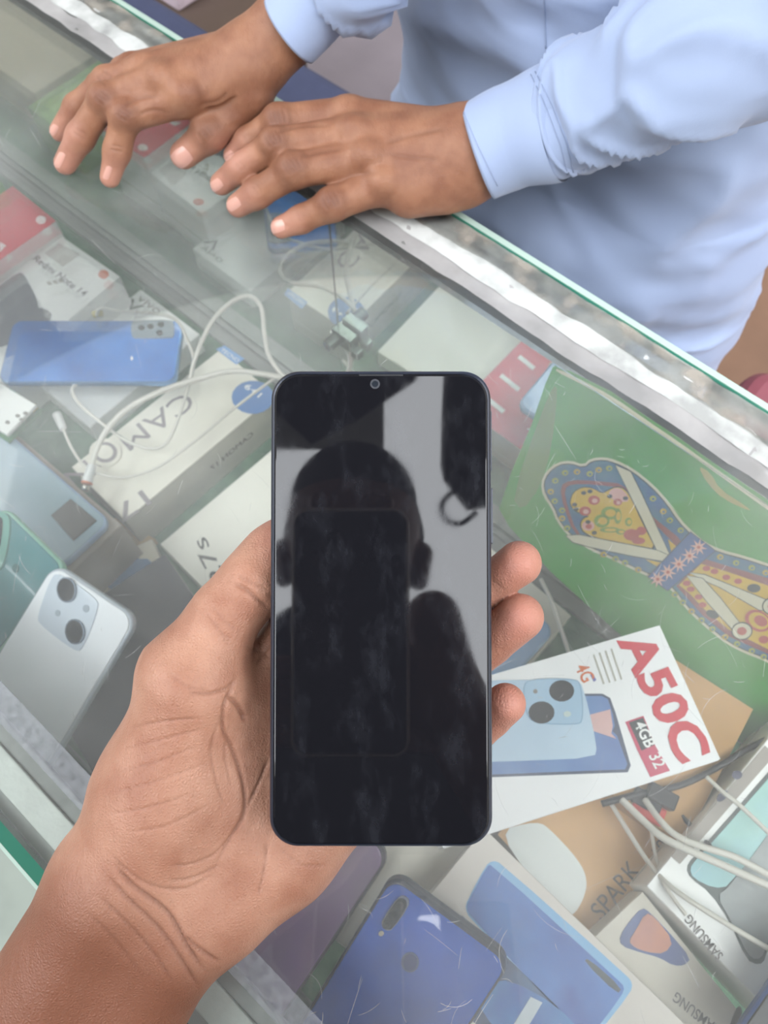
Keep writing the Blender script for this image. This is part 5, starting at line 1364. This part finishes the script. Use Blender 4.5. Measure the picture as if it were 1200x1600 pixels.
# seams, button on the near cuff
cuffbv = None
M_seam = mat('cuff_stitch', '#8d9ab4', 0.8)
def seam_on(obj_name_list, pts, r=0.00032):
    bvhs = []
    for o in sell.children:
        if o.name.split('.')[0] in obj_name_list:
            bvhs.append(BVHTree.FromPolygons([v.co for v in o.data.vertices], [p.vertices for p in o.data.polygons]))
    out = []
    for i in range(len(pts) - 1):
        for k in range(8):
            t = k / 8
            x = pts[i][0] + (pts[i + 1][0] - pts[i][0]) * t; y = pts[i][1] + (pts[i + 1][1] - pts[i][1]) * t
            best = None
            for b in bvhs:
                h = b.ray_cast(CAM, ray(x, y).normalized())
                if h[0] is not None and (best is None or h[3] < best[3]): best = h
            if best: out.append(best[0] - ray(x, y).normalized() * 0.0003)
    if len(out) > 3: tube('seam', out, r, M_seam, sell, res=5, sub=1)
seam_on(('cuff', 'sleeve'), [(836, 112), (862, 165), (885, 225), (898, 276)])
seam_on(('cuff', 'sleeve'), [(829, 116), (853, 168), (876, 228), (889, 280)])
seam_on(('cuff', 'sleeve'), [(724, 176), (745, 225), (782, 300)])
seam_on(('shirt',), [(850, -40), (851, 20), (853, 84)], 0.0006)
# trousers and sandals below the counter
for su in (-1, 1):
    loft('trouser_leg', lerp_rings([ring(.255 + su * .10, .55, .03, .085, .085), ring(.255 + su * .10, .55, .25, .11, .11), ring(.255 + su * .10, .55, .45, .12, .12)], 20), M_shirt, sell, nseg=32, disp=wr)
    o = obj('sandal', prism_mesh('sandal', rr_outline(-.045, -.17, .045, .09, .04), 0.0, 0.05, 0.015), mat('brown_sandal', '#4a3428', 0.6), sell, ROT @ Matrix.Translation((-(.255 + su * .10), .55, 0)))

# ================================================================ things behind the seller
M_navy = mat('navy_upholstery', '#454b68', 0.85, bump=0.3, bscale=700, noise=0.1)
def cthing(name, label, cat, u, v, z, rot=0.0):
    return thing(name, label, cat, ROT @ Matrix.Translation((-u, v, z)) @ Matrix.Rotation(rot, 4, 'Z'))
ch = cthing('office_chair', 'navy upholstered chair back behind the counter at the top', 'chair', .83, .45, 0.0)
obj('backrest', box_mesh('backrest', -.22, .22, -.065, .065, .50, .85, .02, 4), M_navy, ch)
obj('seat', box_mesh('seat', -.21, .21, .07, .46, .40, .48, .03, 4), M_navy, ch)
obj('back_bar', box_mesh('back_bar', -.04, .04, .03, .075, .40, .56, .004), M_black, ch)
obj('post', cyl_mesh('post', .025, .10, .41, 16, cx=0, cy=.25), M_black, ch)
for i in range(5):
    a = 2 * math.pi * i / 5
    tube('leg', [(0, .25, .10), (.22 * math.cos(a), .25 + .22 * math.sin(a), .05)], .018, M_black, ch, res=8)
    obj('castor', cyl_mesh('castor', .025, 0.0, .04, 12, .006, cx=.22 * math.cos(a), cy=.25 + .22 * math.sin(a)), M_black, ch)
st = cthing('cabinet', 'dark brown low cabinet behind the navy chair', 'cabinet', 1.33, .90, 0.0)
M_dbw = mat('dark_brown_wood', '#4a3d38', 0.6, noise=0.2)
obj('body', box_mesh('body', -.28, .26, -.09, .10, 0, .47, .006), M_dbw, st)
obj('top', box_mesh('top', -.30, .28, -.11, .12, .47, .50, .004), mat('dark_brown_top', '#55473f', 0.5), st)
for x0_, x1_ in ((-.26, -.02), (0.0, .24)):
    dr = obj('door', box_mesh('door', x0_, x1_, -.096, -.09, .04, .43, .002), M_dbw, st)
    obj('handle', box_mesh('handle', x1_ - .03, x1_ - .02, -.106, -.096, .20, .28, .002), M_steel, dr)
o = cbox('paper_stack', 1.22, 1.44, .83, .99, .501, .54, mat('pink_paper', '#c9b9c4', 0.7, color2='#7f6a68', nscale=18), None, .002)
tag(o, 'pale patterned papers on the dark brown low cabinet', 'papers')
sl = cthing('stool', 'maroon topped bench at the right behind the counter', 'bench', -.20, .53, 0.0)
obj('seat', prism_mesh('seat', rr_outline(-.22, -.13, .22, .13, .03), .62, .70, .02), mat('maroon_vinyl', '#8a4a55', 0.5, noise=0.1), sl)
for x in (-.18, .18):
    for y in (-.10, .10):
        tube('leg', [(x, y, 0), (x, y, .62)], .015, M_black, sl, res=8)
bx = cthing('wooden_chest', 'brown wooden chest at the right behind the seller', 'chest', -.02, 1.22, 0.0)
M_bb = mat('brown_board', '#7d5f4c', 0.7, noise=0.2, nscale=8)
obj('body', box_mesh('body', -.30, .30, -.42, .42, 0, .40, .004), M_bb, bx)
obj('lid', box_mesh('lid', -.31, .31, -.43, .43, .401, .44, .006), M_bb, bx)
for x in (-.18, .18):
    obj('strap', box_mesh('strap', x - .02, x + .02, -.432, .432, .36, .443, .002), mat('chest_strap', '#5f4536', 0.6), bx)
obj('latch', box_mesh('latch', -.03, .03, -.436, -.42, .33, .42, .003), M_steel, bx)

# ================================================================ dark things overhead, mirrored in the held screen
def refl(px, py, z):
    """point at height z whose mirror image shows at a pixel of the held screen"""
    d = ray(px, py); n = hp_fr.z
    t = (hp_fr.o - CAM).dot(n) / d.dot(n); p = CAM + d * t
    r = d - n * (2 * d.dot(n))
    return p + r * ((z - p.z) / r.z)
def overhead(name, label, cat, pts, z, th, m):
    P = [refl(x, y, z) for x, y in pts]
    c = sum(P, Vector()) / len(P)
    root = thing(name, label, cat, Matrix.Translation(c))
    obj('panel', prism_mesh('panel', [(p.x - c.x, p.y - c.y) for p in P], -th, 0.0, 0.004), m, root)
    for i in (0, len(P) // 2):
        q = P[i] * 0.75 + c * 0.25 - c
        tube('hanger', [(q.x, q.y, 0.0), (q.x, q.y, 2.90 - z)], .004, M_black, root, res=6)
    return root
overhead('hanging_sign', 'dark hanging board mirrored at the top of the held screen', 'sign', [(410, 540), (425, 632), (488, 690), (560, 652), (648, 592), (672, 540)], 2.55, .03, M_dark)
hb = overhead('hanging_box', 'dark hanging box with a looped wire mirrored at the right of the screen', 'box', [(694, 560), (690, 640), (688, 728), (722, 772), (800, 760), (800, 560)], 2.45, .10, M_dark)
lp = [refl(x, y, 2.40) - hb.location for x, y in ((722, 760), (700, 775), (690, 792), (697, 812), (720, 818), (745, 800))]
tube('wire_loop', lp, .006, M_black, hb, res=6)
